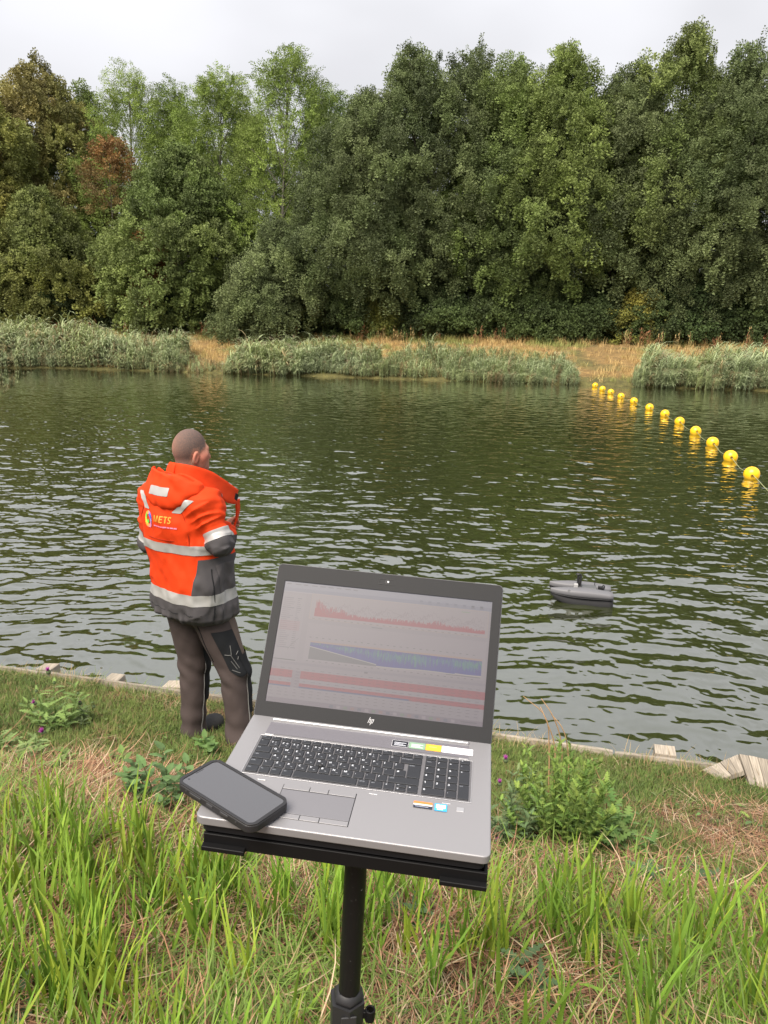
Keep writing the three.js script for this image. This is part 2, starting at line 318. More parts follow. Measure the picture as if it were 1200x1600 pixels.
T('poplar_tree', 272, 112, 67, 3.6, { ...FRESH, label: 'slender light green tree with lower top between two taller airy ones' });
T('birch_tree', 338, 88, 63, 3.9, { ...FRESH, label: 'airy light green tree with sky showing through, left of the tallest airy one' });
T('birch_tree', 440, 58, 62, 5.0, { ...FRESH, boughs: 150, label: 'tallest airy light green tree with pale limbs, left of the gap in the treetops' });
T('poplar_tree', 505, 120, 66, 3.6, { ...FRESH, color: [0.132, 0.195, 0.047], label: 'dull green tree rising just left of the gap in the treetops' });
T('poplar_tree', 563, 138, 58, 4.4, { ...GREY, label: 'grey green poplar with the lowest top, under the gap in the treetops' });
T('poplar_tree', 655, 62, 59, 4.6, { ...GREY, label: 'dark grey green poplar with spiky top right of the treetop gap' });
T('poplar_tree', 735, 55, 62, 4.4, { ...GREY, label: 'dark poplar with spiky top in the middle of the dark group' });
T('poplar_tree', 800, 74, 60, 3.6, { ...GREY, color2: [0.177, 0.237, 0.065], label: 'grey green poplar third in the dark spiky group' });
T('poplar_tree', 880, 62, 59, 4.0, { ...GREY, color: [0.132, 0.182, 0.046], color2: [0.183, 0.233, 0.062], label: 'fresh green poplar left of the narrow notch in the treetops' });
T('poplar_tree', 982, 88, 60, 3.9, { ...GREY, low: 0.12, label: 'dark grey poplar leaning up just right of the narrow treetop notch' });
T('poplar_tree', 1085, 30, 61, 4.6, { ...GREY, color: [0.132, 0.178, 0.048], color2: [0.183, 0.225, 0.067], label: 'tallest poplar of the row, fresh green, near the right end' });
T('poplar_tree', 1178, 58, 59, 4.5, { ...GREY, label: 'grey poplar at the right end with a single tall spike' });
T('poplar_tree', 1290, 60, 60, 5.0, { ...GREY, label: 'grey poplar past the right end spike, mostly out of view' });
// second row behind, filling the wall of leaves
T('poplar_tree', 20, 170, 76, 6.0, { ...MID, boughs: 90, shoots: 3, label: 'green tree behind the brown tinged ones at the left end' });
T('poplar_tree', 390, 190, 77, 6.0, { ...MID, boughs: 90, shoots: 3, label: 'green tree filling in behind the two airy light green ones' });
T('poplar_tree', 600, 170, 76, 5.5, { ...MID, boughs: 110, shoots: 3, label: 'green tree behind the treetop gap, between the airy and the dark trees' });
T('poplar_tree', 930, 160, 76, 5.5, { ...MID, boughs: 90, shoots: 3, label: 'green tree behind the narrow notch in the treetops' });
T('poplar_tree', 1130, 130, 77, 5.5, { ...MID, boughs: 90, shoots: 3, label: 'green tree behind the tallest poplar near the right end' });
// lower trees in front
T('dead_tree', 172, 205, 57.5, 1.5, { ...UNDER, low: 0.66, shape: 'tall', color: [0.260, 0.139, 0.048], color2: [0.204, 0.148, 0.049], boughs: 20, dense: 6, limbs: 10, label: 'dead tree with rust brown leaves standing among the green left trees' });
T('dead_tree', 232, 375, 55.5, 1.1, { ...UNDER, low: 0.25, shape: 'tall', color: [0.263, 0.127, 0.038], color2: [0.201, 0.145, 0.041], boughs: 20, dense: 8, limbs: 10, label: 'small withered tree with rusty leaves low in the left hedge' });
T('hazel_tree', 275, 235, 57, 4.8, { ...MID, low: 0.04, shape: 'tall', boughs: 210, limbs: 32, shoots: 4, color: [0.128, 0.177, 0.048], label: 'broad mid green tree with layered boughs right of the dead tree' });
T('hazel_tree', 60, 300, 57, 4.6, { ...OCHRE, color: [0.132, 0.161, 0.043], low: 0.03, shape: 'shrub', boughs: 170, color2: [0.214, 0.228, 0.059], label: 'olive green bushy tree low in front of the left end trees' });
T('hazel_tree', 425, 355, 55, 3.4, { ...GREY, low: 0.05, shape: 'shrub', boughs: 120, shoots: 2, label: 'low grey green tree with drooping boughs under the tallest airy tree' });
{
  const list = [[-60, 430], [25, 440], [105, 425], [190, 440], [265, 445], [340, 440], [410, 455], [480, 450], [545, 440], [625, 445], [700, 455], [775, 440], [850, 450], [925, 445], [1075, 430], [1150, 440], [1230, 430]];
  const words = ['at the far left end of', 'second along', 'behind the tall reeds at the left in', 'below the rust brown tree in', 'beside the withered tree in', 'over the bare path gap in', 'left of the drooping grey tree in', 'below the treetop gap in', 'below the lowest poplar in', 'left of the leaning trunk in', 'below the spiky dark trees in', 'right of the leaning trunk in', 'left of the float line end in', 'above the float line end in', 'right of the yellow leaved bush in', 'near the right end of', 'at the far right end of'];
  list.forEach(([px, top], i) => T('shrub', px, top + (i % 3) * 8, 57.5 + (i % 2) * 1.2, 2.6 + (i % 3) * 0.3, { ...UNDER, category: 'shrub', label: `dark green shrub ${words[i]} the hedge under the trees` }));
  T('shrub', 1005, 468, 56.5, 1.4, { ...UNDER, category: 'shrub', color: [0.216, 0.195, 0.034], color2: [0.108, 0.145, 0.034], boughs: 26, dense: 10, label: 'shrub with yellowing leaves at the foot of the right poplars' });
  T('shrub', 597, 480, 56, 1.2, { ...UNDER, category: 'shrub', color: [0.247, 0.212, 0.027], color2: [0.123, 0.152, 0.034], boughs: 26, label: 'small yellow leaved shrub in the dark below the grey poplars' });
}
console.log('tree sprays', treeSprays);

// ------------------------------------------------------------------ reeds and dry grass on the far bank
function bladeGeo(list) { // list of {p, dir, lean, L, w, bend, seg}: tapering curved blades merged into one geometry
  const pos = [], idx = [];
  for (const b of list) {
    const seg = b.seg || 3, b0 = pos.length / 3; let p = b.p.clone(), th = b.tilt, az = b.a;
    for (let i = 0; i <= seg; i++) {
      const d = V3(Math.cos(az), 0, Math.sin(az)), side = V3(-d.z, 0, d.x), t = i / seg, w = b.w * (b.flat ? Math.pow(1 - t, 0.45) : (1 - t) * (0.55 + 1.1 * t)) + (i < seg ? 0.0006 : 0);
      const fold = b.fold ? b.w * b.fold : 0;
      if (fold && i < seg) { const n = V3(-d.x * Math.sin(1.5708 - th), 0.2, -d.z * Math.sin(1.5708 - th)).multiplyScalar(-fold * (1 - t)); pos.push(p.x + side.x * w, p.y, p.z + side.z * w, p.x + n.x, p.y + n.y, p.z + n.z, p.x - side.x * w, p.y, p.z - side.z * w); }
      else if (fold) pos.push(p.x, p.y, p.z, p.x, p.y, p.z, p.x, p.y, p.z);
      else if (i < seg) pos.push(p.x + side.x * w, p.y, p.z + side.z * w, p.x - side.x * w, p.y, p.z - side.z * w); else pos.push(p.x, p.y, p.z);
      p = p.clone().addScaledVector(d, Math.sin(th) * b.L / seg); p.y += Math.cos(th) * b.L / seg; th += b.bend / seg; az += (b.turn || 0) / seg;
    }
    const fold = !!b.fold, s = fold ? 3 : 2;
    for (let i = 0; i < seg; i++) { const a = b0 + i * s;
      if (fold) { idx.push(a, a + 3, a + 1, a + 1, a + 3, a + 4, a + 1, a + 4, a + 2, a + 2, a + 4, a + 5); }
      else if (i < seg - 1) idx.push(a, a + 1, a + 2, a + 1, a + 3, a + 2); else idx.push(a, a + 1, a + 2); }
  }
  return bufferGeo(pos, idx);
}
function scatter(name, geo, mat, items, label, category) { // items: [position, turn, scale, colour, tilt]
  const m = new THREE.InstancedMesh(geo, mat, items.length), M = new THREE.Matrix4(), q = new THREE.Quaternion(), e = new THREE.Euler();
  items.forEach(([p, a, s, c, tx, tz], i) => { e.set(tx || 0, a, tz || 0, 'XYZ'); q.setFromEuler(e); M.compose(p, q, typeof s === 'number' ? V3(s, s, s) : s); m.setMatrixAt(i, M); m.setColorAt(i, c); });
  m.name = numbered(name); m.castShadow = m.receiveShadow = true; scene.add(m); return tag(m, label, category, null, 'stuff');
}
const BLADE = leafMat(0.7, 0.35);
const DRY = leafMat(0.95, 0.15);
{
  const R = rng(501);
  const reedPlant = seed => { const r = rng(seed), L = [];
    for (let k = 0; k < 3; k++) { const bx = (r() - 0.5) * 0.25, bz = (r() - 0.5) * 0.25, h = 0.75 + 0.4 * r(), ta = r() * 6.28;
      L.push({ p: V3(bx, 0, bz), a: ta, tilt: 0.05 + 0.08 * r(), bend: 0.25, L: h, w: 0.014, seg: 3 });
      for (let i = 0; i < 6; i++) L.push({ p: V3(bx + Math.cos(ta) * 0.04, h * (0.2 + 0.13 * i), bz + Math.sin(ta) * 0.04), a: 0.5 + (r() - 0.5) * 4.6, tilt: 0.3 + 0.35 * r(), bend: 1.3 + 0.9 * r(), L: 0.45 + 0.25 * r(), w: 0.022 + 0.012 * r(), seg: 4 });
    } return bladeGeo(L); };
  const plume = bladeGeo([0, 1, 2, 3].map(i => ({ p: V3(0, 0, 0), a: i * 1.6, tilt: 0.1 + 0.12 * i, bend: 0.9, L: 0.28, w: 0.02, seg: 3 })));
  const green = [0.33, 0.375, 0.145], blue = [0.335, 0.40, 0.235], tan = [0.34, 0.27, 0.14];
  const beds = [ // px from, px to, height left, height right, depth on the bank, share of tan, label
    [-160, 300, 2.0, 1.35, 3.4, 0.12, 'tall reed bed at the left end of the far waterline'],
    [236, 368, 0.55, 0.5, 1.2, 0.35, 'low strip of reeds along the water between the two tall beds'],
    [366, 606, 1.6, 1.25, 2.6, 0.06, 'high drooping reed bed in the middle of the far waterline'],
    [600, 902, 1.0, 0.85, 3.2, 0.10, 'lower reed bed left of the float line end and bare path'],
    [984, 1420, 1.05, 1.4, 2.8, 0.08, 'reed bed at the right end of the far waterline'],
  ];
  for (const [p0, p1, h0, h1, dep, tanShare, label] of beds) {
    const u0 = toU(...(q => [q.x, q.z])(onLevel(p0, 570 + p0 * 0.032, 0))), u1 = toU(...(q => [q.x, q.z])(onLevel(p1, 570 + p1 * 0.032, 0)));
    const n = Math.round((u1 - u0) * dep * 26), items = [];
    for (let k = 0; k < n; k++) {
      const t = R(), u = lerp(u0, u1, t), edge = clamp(Math.min(t, 1 - t) * (u1 - u0) / 1.0), front = R() < 0.3, w = fbm(u * 0.6, 3, label.length, 3);
      const v = 43.45 + (fbm(u * 0.5, 8, 3) - 0.5) * 1.2 * (front ? 1 : 0.4) + (front ? R() * 0.5 : R() * dep * (0.35 + 0.65 * edge)) + (w - 0.5) * 0.7;
      const [x, z] = uv2(u, v), hump = 0.50 + 1.0 * fbm(u * 0.75, v * 0.6, 7 + label.length, 3);
      const s = lerp(h0, h1, t) * hump * (0.55 + 0.45 * edge) * (front ? 0.62 : 0.78 + 0.34 * R() + (R() < 0.06 ? 0.25 : 0)) / 0.95;
      const c = R() < tanShare + (front ? 0.08 : 0) ? tan : [0, 1, 2].map(i => lerp(green[i], blue[i], fbm(u * 0.8, v, 3)));
      items.push([V3(x, Math.max(-0.1, heightFar(u, v) - 0.08), z), (R() - 0.5) * 2.2, V3(s * 0.9, s, s * 0.9), lin(...c).multiplyScalar(0.7 + 0.6 * R()), 0.12 * R() + (front ? 0.28 : 0.05), (R() - 0.5) * 0.25]);
    }
    scatter('reed_bed', reedPlant(label.length), BLADE, items, label, 'reeds');
    if (h0 > 1) scatter('reed_plumes', plume, DRY, items.filter((q, i) => i % 9 === 0).map(([p, a, s]) => [p.clone().add(V3(0, s.y * 1.0 + 0.06, 0)), a, 0.8, lin(0.34, 0.27, 0.19), 0.2, 0.2]), 'brown seed plumes over the ' + label, 'reed plumes');
  }
  // dry golden grass on the bank between reeds and trees, and rusty weeds along the foot of the trees
  const tuft = bladeGeo(Array.from({ length: 12 }, () => ({ p: V3((R() - 0.5) * 0.3, 0, (R() - 0.5) * 0.3), a: R() * 6.28, tilt: 0.15 + 0.6 * R(), bend: 0.8 * R(), L: 0.25 + 0.3 * R(), w: 0.012, seg: 2 })));
  const items = [], weeds = [];
  for (let k = 0; k < 15000; k++) {
    const u = (R() - 0.5) * 90, v = 43.7 + R() * 13.5, n = fbm(u * 0.4, v * 0.6, 33);
    const path = sstep(2.2, 0.8, Math.abs(u + 0.5 - (v - 44) * 0.3)); if (R() < path * 0.92) continue;
    const [x, z] = uv2(u, v), g = sstep(0.45, 0.62, n);
    items.push([V3(x, heightFar(u, v) - 0.02, z), R() * 6.28, (0.5 + 0.7 * R()) * (v > 52 ? 1.25 : 0.85), lin(lerp(0.54, 0.28, g), lerp(0.385, 0.30, g), lerp(0.165, 0.095, g)).multiplyScalar(0.75 + 0.5 * R())]);
  }
  scatter('dry_grass', tuft, DRY, items, 'dry golden grass on the slope between reeds and trees', 'dry grass');
  const stalk = bladeGeo(Array.from({ length: 22 }, (_, i) => i < 3 ? { p: V3((i - 1) * 0.08, 0, 0), a: R() * 6.28, tilt: 0.08, bend: 0.1, L: 0.95, w: 0.012, seg: 2 } : { p: V3((R() - 0.5) * 0.24, 0.35 + 0.6 * R(), (R() - 0.5) * 0.2), a: R() * 6.28, tilt: 0.4, bend: 0.8, L: 0.16, w: 0.03, seg: 2 }));
  for (let k = 0; k < 900; k++) { const u = (R() - 0.5) * 90, v = 51.5 + R() * 4.5 + (R() < 0.15 ? -3 : 0); if (fbm(u * 0.5, 1, 6) < 0.42) continue; const [x, z] = uv2(u, v); const c = R(); weeds.push([V3(x, heightFar(u, v), z), R() * 6.28, 0.6 + 0.7 * R(), c < 0.45 ? lin(0.24, 0.115, 0.055) : c < 0.7 ? lin(0.36, 0.27, 0.12) : lin(0.14, 0.19, 0.06)]); }
  scatter('dock_weeds', stalk, DRY, weeds, 'rust brown dock and weed stalks along the foot of the trees', 'weeds');
}

// ------------------------------------------------------------------ float line
const floatYellow = new THREE.MeshPhysicalMaterial({ color: lin(0.86, 0.50, 0.0), roughness: 0.38, clearcoat: 0.3, clearcoatRoughness: 0.3, bumpMap: soilBump, bumpScale: 0.0006 });
const floatDark = std(0.32, 0.17, 0.01, 0.6), ropeMat = std(0.24, 0.26, 0.12, 0.9);
{
  const px = [[1174.5, 741], [1141.5, 714], [1113.5, 692], [1087, 674], [1062, 659], [1039, 647], [1015, 637], [990.5, 627], [970.5, 619.5], [954.5, 613], [941.5, 608], [930, 602.5], [919.5, 597.5]];
  const at = px.map(([x, y]) => { const p = onLevel(x, y, 0.085); return p; });
  const words = ['nearest yellow ball float, at the near right end of the line', 'second yellow ball float counting from the near end', 'third yellow ball float counting from the near end', 'fourth yellow ball float counting from the near end', 'fifth yellow ball float counting from the near end', 'sixth yellow ball float counting from the near end', 'seventh yellow ball float, the middle one of the thirteen', 'sixth yellow ball float counting from the far bank', 'fifth yellow ball float counting from the far bank', 'fourth yellow ball float counting from the far bank', 'third yellow ball float counting from the far bank', 'second yellow ball float counting from the far bank', 'farthest yellow ball float, beside the bare path on the far bank'];
  const prof = []; // a trawl float: nearly round, with a funnel at each end where the rope goes in
  for (let i = 0; i <= 26; i++) { const a = lerp(0.16, Math.PI - 0.16, i / 26), bulge = 1 + 0.012 * Math.exp(-Math.pow((i - 13) / 0.7, 2)); prof.push(new THREE.Vector2(Math.sin(a) * 0.152 * bulge, -Math.cos(a) * 0.146)); }
  prof.unshift(new THREE.Vector2(0.012, -0.10)); prof.push(new THREE.Vector2(0.012, 0.10));
  const ball = new THREE.LatheGeometry(prof, 40), hub = new THREE.TorusGeometry(0.026, 0.008, 8, 20);
  hub.rotateX(Math.PI / 2);
  const proto = new THREE.Group(); part('float_shell', ball, floatYellow, proto);
  for (const s of [-1, 1]) { const h = part('rope_eye', hub, floatDark, proto); h.position.y = 0.143 * s; }
  const path = [];
  at.forEach((p, i) => {
    const next = i ? at[i - 1].clone() : p.clone().add(p.clone().sub(at[1])), dir = next.sub(at[i + 1] || p).normalize();
    const b = i ? proto.clone() : proto; b.name = numbered('ball_float'); scene.add(b); b.position.copy(p);
    b.quaternion.setFromUnitVectors(Y_AXIS, dir.clone().add(V3(((i * 37) % 7 - 3) * 0.03, ((i * 53) % 5 - 2) * 0.05, 0)).normalize());
    tag(b, words[i], 'float', 'yellow floats strung across the canal');
    path.push(p.clone().setY(0.085)); 
    if (at[i + 1]) path.push(p.clone().lerp(at[i + 1], 0.5).setY(0.02));
  });
  const d = at[0].clone().sub(at[1]).setY(0);
  for (let k = 1; k <= 6; k++) path.unshift(at[0].clone().addScaledVector(d, k * 0.7).setY(k % 2 ? 0.03 : 0.06));
  path.push(at[12].clone().addScaledVector(d, -1).setY(0.04), at[12].clone().addScaledVector(d, -2.2).setY(0.5));
  const rope = part('float_rope', new THREE.TubeGeometry(new THREE.CatmullRomCurve3(path), 400, 0.0075, 6), ropeMat, null);
  tag(rope, 'pale green rope that strings the yellow floats across the canal', 'rope');
}

// ------------------------------------------------------------------ bait boat
{
  const boat = thing('bait_boat', 'small grey remote controlled boat with black mast floating on the canal', 'boat');
  const p = onLevel(906, 936, 0); boat.position.set(p.x, 0, p.z); boat.rotation.y = -0.16; boat.scale.set(1, 1.2, 1.08);
  const top = new THREE.MeshPhysicalMaterial({ color: lin(0.125, 0.125, 0.134), roughness: 0.6, clearcoat: 0.1, clearcoatRoughness: 0.4 });
  const hullM = std(0.016, 0.016, 0.018, 0.75), black = std(0.012, 0.012, 0.013, 0.45), white = std(0.34, 0.34, 0.34, 0.4), grey = std(0.085, 0.088, 0.092, 0.5);
  // loft along x: stations give half width, centre z, bottom and top
  function loft(st, n = 20, pw = 0.6) {
    const pos = [], idx = [];
    for (const [x, w, cz, y0, y1] of st) for (let k = 0; k < n; k++) { const a = k / n * 6.2832, c = Math.cos(a), s = Math.sin(a); pos.push(x, (y0 + y1) / 2 + Math.sign(s) * Math.pow(Math.abs(s), pw) * (y1 - y0) / 2, cz + Math.sign(c) * Math.pow(Math.abs(c), pw) * w); }
    for (let i = 0; i + 1 < st.length; i++) for (let k = 0; k < n; k++) { const a = i * n + k, b = i * n + (k + 1) % n; idx.push(a, a + n, b, b, a + n, b + n); }
    for (const [i, f] of [[0, 1], [st.length - 1, 0]]) { const c = pos.length / 3, s = st[i]; pos.push(s[0], (s[3] + s[4]) / 2, s[2]); for (let k = 0; k < n; k++) { const a = i * n + k, b = i * n + (k + 1) % n; f ? idx.push(c, a, b) : idx.push(c, b, a); } }
    return bufferGeo(pos, idx);
  }
  const deckSt = [], hull = s => { const st = []; for (let i = 0; i <= 14; i++) { const t = i / 14, x = lerp(-0.315, 0.315, t), nose = Math.sin(Math.PI * Math.pow(0.03 + 0.97 * t, 0.62) * 0.985 + 0.02); const w = 0.075 * Math.pow(Math.max(0.02, t < 0.5 ? Math.sin(Math.PI * (0.012 + 0.976 * t)) : Math.sin(Math.PI * (0.5 + 0.42 * (t - 0.5) * 1.0)) ), 0.62); st.push([x, w, s * 0.106, -0.055 + 0.118 * Math.pow(1 - t, 4), 0.062 + 0.022 * Math.pow(1 - t, 3)]); } return st; };
  for (const s of [-1, 1]) { part('hull', loft(hull(s), 20, 0.75), hullM, boat); }
  const gun = s => hull(s).map(([x, w, cz, y0, y1]) => [x, w + 0.009, cz, y1 - 0.006, y1 + 0.006]);
  for (const s of [-1, 1]) part('gunwale', loft(gun(s), 20, 0.8), black, boat);
  const cap = s => hull(s).map(([x, w, cz, y0, y1], i) => { const t = i / 14; return [x, w * 0.97, cz - s * 0.004, y1 - 0.01, y1 + 0.018 + 0.045 * Math.sin(Math.PI * clamp(0.12 + t * 0.70))]; });
  for (const s of [-1, 1]) part('deck_side', loft(cap(s), 20, 0.7), top, boat);
  const mid = []; for (let i = 0; i <= 10; i++) { const t = i / 10, x = lerp(-0.17, 0.295, t); mid.push([x, 0.07 + 0.02 * Math.sin(Math.PI * t), 0, 0.02, 0.088 + 0.018 * Math.sin(Math.PI * t)]); }
  part('deck', loft(mid, 20, 0.45), grey, boat);
  const hop = new RoundedBoxGeometry(0.20, 0.035, 0.12, 3, 0.012); hop.translate(0.06, 0.104, -0.01); part('hopper_lid', hop, grey, boat);
  const box = new RoundedBoxGeometry(0.042, 0.055, 0.04, 3, 0.006); box.translate(-0.055, 0.125, 0.045); part('white_housing', box, white, boat);
  const mast = join([new THREE.CylinderGeometry(0.011, 0.013, 0.135, 12).translate(-0.035, 0.165, 0.02), new THREE.CylinderGeometry(0.011, 0.013, 0.135, 12).translate(-0.010, 0.163, 0.02), new RoundedBoxGeometry(0.055, 0.03, 0.03, 2, 0.006).translate(-0.022, 0.115, 0.02), new THREE.SphereGeometry(0.018, 14, 10).scale(1.5, 0.55, 1).translate(-0.036, 0.232, 0.02)]);
  part('mast', mast, black, boat);
  part('antenna', join([new THREE.CylinderGeometry(0.003, 0.004, 0.075, 8).translate(0.145, 0.15, -0.05), new THREE.SphereGeometry(0.005, 8, 6).translate(0.145, 0.188, -0.05)]), black, boat);
  const fit = join([new RoundedBoxGeometry(0.06, 0.03, 0.05, 2, 0.008).translate(0.205, 0.112, 0.0), new RoundedBoxGeometry(0.025, 0.045, 0.03, 2, 0.006).translate(0.185, 0.115, 0.02), new THREE.TorusGeometry(0.018, 0.005, 8, 16).rotateY(0.6).translate(0.225, 0.125, 0.015)]);
  part('rear_fitting', fit, black, boat);
  const lamp = new THREE.CylinderGeometry(0.014, 0.016, 0.01, 16).rotateX(Math.PI / 2 - 0.5).translate(-0.13, 0.112, 0.155); part('side_lamp', lamp, grey, boat);
}

// ------------------------------------------------------------------ laptop, phone and their stand
// the laptop's own frame: x along the hinge, y out of the keyboard deck, z towards the user; origin on the deck at the hinge
const lapQ = new THREE.Quaternion().setFromRotationMatrix(new THREE.Matrix4().makeBasis(V3(0.99057, -0.04383, 0.12978), V3(0.03868, 0.99837, 0.04199), V3(-0.13141, -0.03657, 0.99065)));
const lapT = V3(-0.01748, 2.04948, -1.20366);
const onLaptop = o => { o.position.copy(lapT); o.quaternion.copy(lapQ); return o; };
const rbox = (w, h, d, r = 0.002, s = 2) => new RoundedBoxGeometry(w, h, d, s, Math.min(r, w / 2.01, h / 2.01, d / 2.01));
const roundRect = (w, h, r) => { const s = new THREE.Shape(), x = -w / 2, y = -h / 2; s.moveTo(x + r, y); s.lineTo(x + w - r, y); s.quadraticCurveTo(x + w, y, x + w, y + r); s.lineTo(x + w, y + h - r); s.quadraticCurveTo(x + w, y + h, x + w - r, y + h); s.lineTo(x + r, y + h); s.quadraticCurveTo(x, y + h, x, y + h - r); s.lineTo(x, y + r); s.quadraticCurveTo(x, y, x + r, y); return s; };
const fineGrain = dataTex(256, 256, (i, j) => { const n = 0.5 + 0.5 * (noise3(i * 0.9, j * 0.9, 3) - 0.5) + 0.3 * (noise3(i / 4, j / 4, 6) - 0.5); return [n, n, n]; }, false);
{
  const lap = onLaptop(thing('laptop', 'open grey laptop showing charts, standing on a black tray on a pole', 'laptop'));
  const alu = new THREE.MeshPhysicalMaterial({ color: lin(0.258, 0.254, 0.263), metalness: 0.35, roughness: 0.42, specularIntensity: 0.8 });
  const aluDark = new THREE.MeshStandardMaterial({ color: lin(0.15, 0.147, 0.155), metalness: 0.35, roughness: 0.48 });
  const strip = new THREE.MeshStandardMaterial({ color: lin(0.45, 0.45, 0.46), metalness: 0.6, roughness: 0.3 });
  const bezelM = new THREE.MeshPhysicalMaterial({ color: lin(0.0105, 0.0108, 0.0122), roughness: 0.6, specularIntensity: 0.6, bumpMap: fineGrain, bumpScale: 0.00006 });
  const edgeM = std(0.10, 0.10, 0.105, 0.45), slot = std(0.01, 0.01, 0.011, 0.6);
  // base: rounded corners in plan, chamfered along the top edge
  const plan = roundRect(0.4165 - 0.005, 0.287 - 0.005, 0.010), bg = new THREE.ExtrudeGeometry(plan, { depth: 0.0135 - 0.004, bevelEnabled: true, bevelThickness: 0.002, bevelSize: 0.0025, bevelSegments: 3, curveSegments: 8 });
  bg.rotateX(-Math.PI / 2); bg.translate(0, -0.0115, 0.1345);
  const base = part('base', bg, alu, lap);
  const low = new THREE.ExtrudeGeometry(roundRect(0.404, 0.272, 0.012), { depth: 0.0158, bevelEnabled: false, curveSegments: 6 }); low.rotateX(-Math.PI / 2); low.translate(0, -0.0290, 0.133);
  part('bottom_cover', low, bezelM, lap);
  // speaker strip with rows of fine holes
  const spk = canvasTex(1024, 128, (c, w, h) => { c.fillStyle = '#77757b'; c.fillRect(0, 0, w, h); c.fillStyle = '#5c5b60'; for (let y = 6; y < h; y += 9) for (let x = 5 + (y % 2) * 4; x < w; x += 9) { c.beginPath(); c.arc(x, y, 2.1, 0, 7); c.fill(); } });
  const sp = new THREE.PlaneGeometry(0.342, 0.036); sp.rotateX(-Math.PI / 2); sp.translate(0.0, 0.0006, 0.0335); part('speaker_grille', sp, new THREE.MeshStandardMaterial({ map: spk, metalness: 0.3, roughness: 0.5 }), base);
  part('hinge_cover', rbox(0.341, 0.006, 0.007, 0.0025).translate(0.0, 0.0016, 0.0085), strip, lap);
  for (const s of [-1, 1]) part('power_key', rbox(0.016, 0.0016, 0.004, 0.0007).translate(s > 0 ? 0.163 : -0.163, 0.0006, 0.0545), strip, base);

  // keyboard: plate, then every key on its own
  const KX = -0.1735, KZ = 0.0605, KW = 0.3485, KD = 0.1035;
  const rows = [], U = 0.0181, rowH = [0.0118, 0.0183, 0.0183, 0.0183, 0.0183, 0.0183], keys = [];
  const L = [
    [['esc', 1]].concat(Array.from({ length: 12 }, (_, i) => ['f' + (i + 1), 14 / 15 * 1.0]), [['prt', 0.95], ['ins', 0.95], ['del', 0.9]]),
    '`1234567890-='.split('').map(c => [c, 1]).concat([['backspace', 2]]),
    [['tab', 1.5]].concat('QWERTYUIOP[]'.split('').map(c => [c, 1]), [['', 1.5, 'enter']]),
    [['caps', 1.75]].concat("ASDFGHJKL;'#".split('').map(c => [c, 1])),
    [['shift', 1.25]].concat('\\ZXCVBNM,./'.split('').map(c => [c, 1]), [['shift', 2.75]]),
    [['ctrl', 1.2], ['fn', 1], ['win', 1], ['alt', 1], ['', 5.6], ['alt gr', 1], ['ctrl', 1.2], ['<', 1], ['^v', 1, 'split'], ['>', 1]],
  ];
  const P = [['calc', '*', '-', '+'], ['num', '/', '*', '-'], ['7', '8', '9', '+'], ['4', '5', '6', ''], ['1', '2', '3', 'ent'], ['0', '', '.', '']];
  let z = KZ;
  for (let r = 0; r < 6; r++) {
    let x = KX; const total = L[r].reduce((s, k) => s + k[1], 0), fix = r === 3 ? 1 : 15 / total;
    for (const [t, w, how] of L[r]) { const ww = w * U * fix;
      if (how === 'enter') keys.push([x + 0.25 * U, z, ww - 0.25 * U, rowH[2] + rowH[3], 'enter']);
      else if (how === 'split') { keys.push([x, z, ww, rowH[r] / 2, '^'], [x, z + rowH[r] / 2, ww, rowH[r] / 2, 'v']); }
      else keys.push([x, z, ww, rowH[r], t]); x += ww; }
    const nx = KX + 15 * U + 0.0038, nu = (KX + KW - nx) / 4;
    for (let c = 0; c < 4; c++) {
      if (r === 5 && (c === 1 || c === 3) || r === 3 && c === 3) continue;
      const w2 = r === 5 && c === 0 ? 2 : 1, h2 = (r === 2 || r === 4) && c === 3 ? rowH[r] + rowH[r + 1] : rowH[r];
      keys.push([nx + c * nu, z, nu * w2, h2, P[r][c]]);
    }
    z += rowH[r];
  }
  const legend = canvasTex(2048, 608, (c, w, h) => {
    c.fillStyle = '#2b2d31'; c.fillRect(0, 0, w, h); c.textBaseline = 'middle'; const s = w / KW;
    for (const [kx, kz, kw, kd, t] of keys) { const X = (kx - KX) * s, Y = (kz - KZ) * s, one = t.length === 1; c.fillStyle = one ? '#c9ccd2' : '#9fa3aa'; c.font = `${one ? 'bold 36' : '21'}px sans-serif`;
      c.fillText(t, X + 18, Y + (kd > 0.03 ? 0.12 : 0.32) * kd * s); if (one && /[0-9A-Z]/.test(t) && kx < 0.09) { c.font = 'bold 26px sans-serif'; c.fillStyle = '#b9bcc2'; c.fillText(/[0-9]/.test(t) ? '!@#$%^&*()'[(+t + 9) % 10] : '', X + 56, Y + 0.34 * kd * s); c.fillRect(X + 56, Y + 0.62 * kd * s, 16, 4); } }
  });
  const keyM = new THREE.MeshPhysicalMaterial({ map: legend, roughness: 0.5, specularIntensity: 0.7 });
  const kb = part('keyboard', new THREE.ExtrudeGeometry(roundRect(KW + 0.004, KD + 0.004, 0.003), { depth: 0.0005, bevelEnabled: false }).rotateX(-Math.PI / 2).translate(KX + KW / 2, 0.0001, KZ + KD / 2), aluDark, lap);
  for (const [kx, kz, kw, kd, t] of keys) {
    const g = rbox(kw - 0.0023, 0.0022, kd - 0.0023, 0.0009); g.translate(kx + kw / 2, 0.0016, kz + kd / 2);
    const p = g.attributes.position, uv = g.attributes.uv; for (let i = 0; i < p.count; i++) uv.setXY(i, (p.getX(i) - KX) / KW, 1 - (p.getZ(i) - KZ) / KD);
    part('key', g, keyM, kb);
  }
  part('pointing_stick', new THREE.SphereGeometry(0.0038, 14, 10).scale(1, 0.7, 1).translate(KX + 6.3 * U, 0.0035, KZ + 0.0118 + 2.98 * 0.0183), slot, kb);
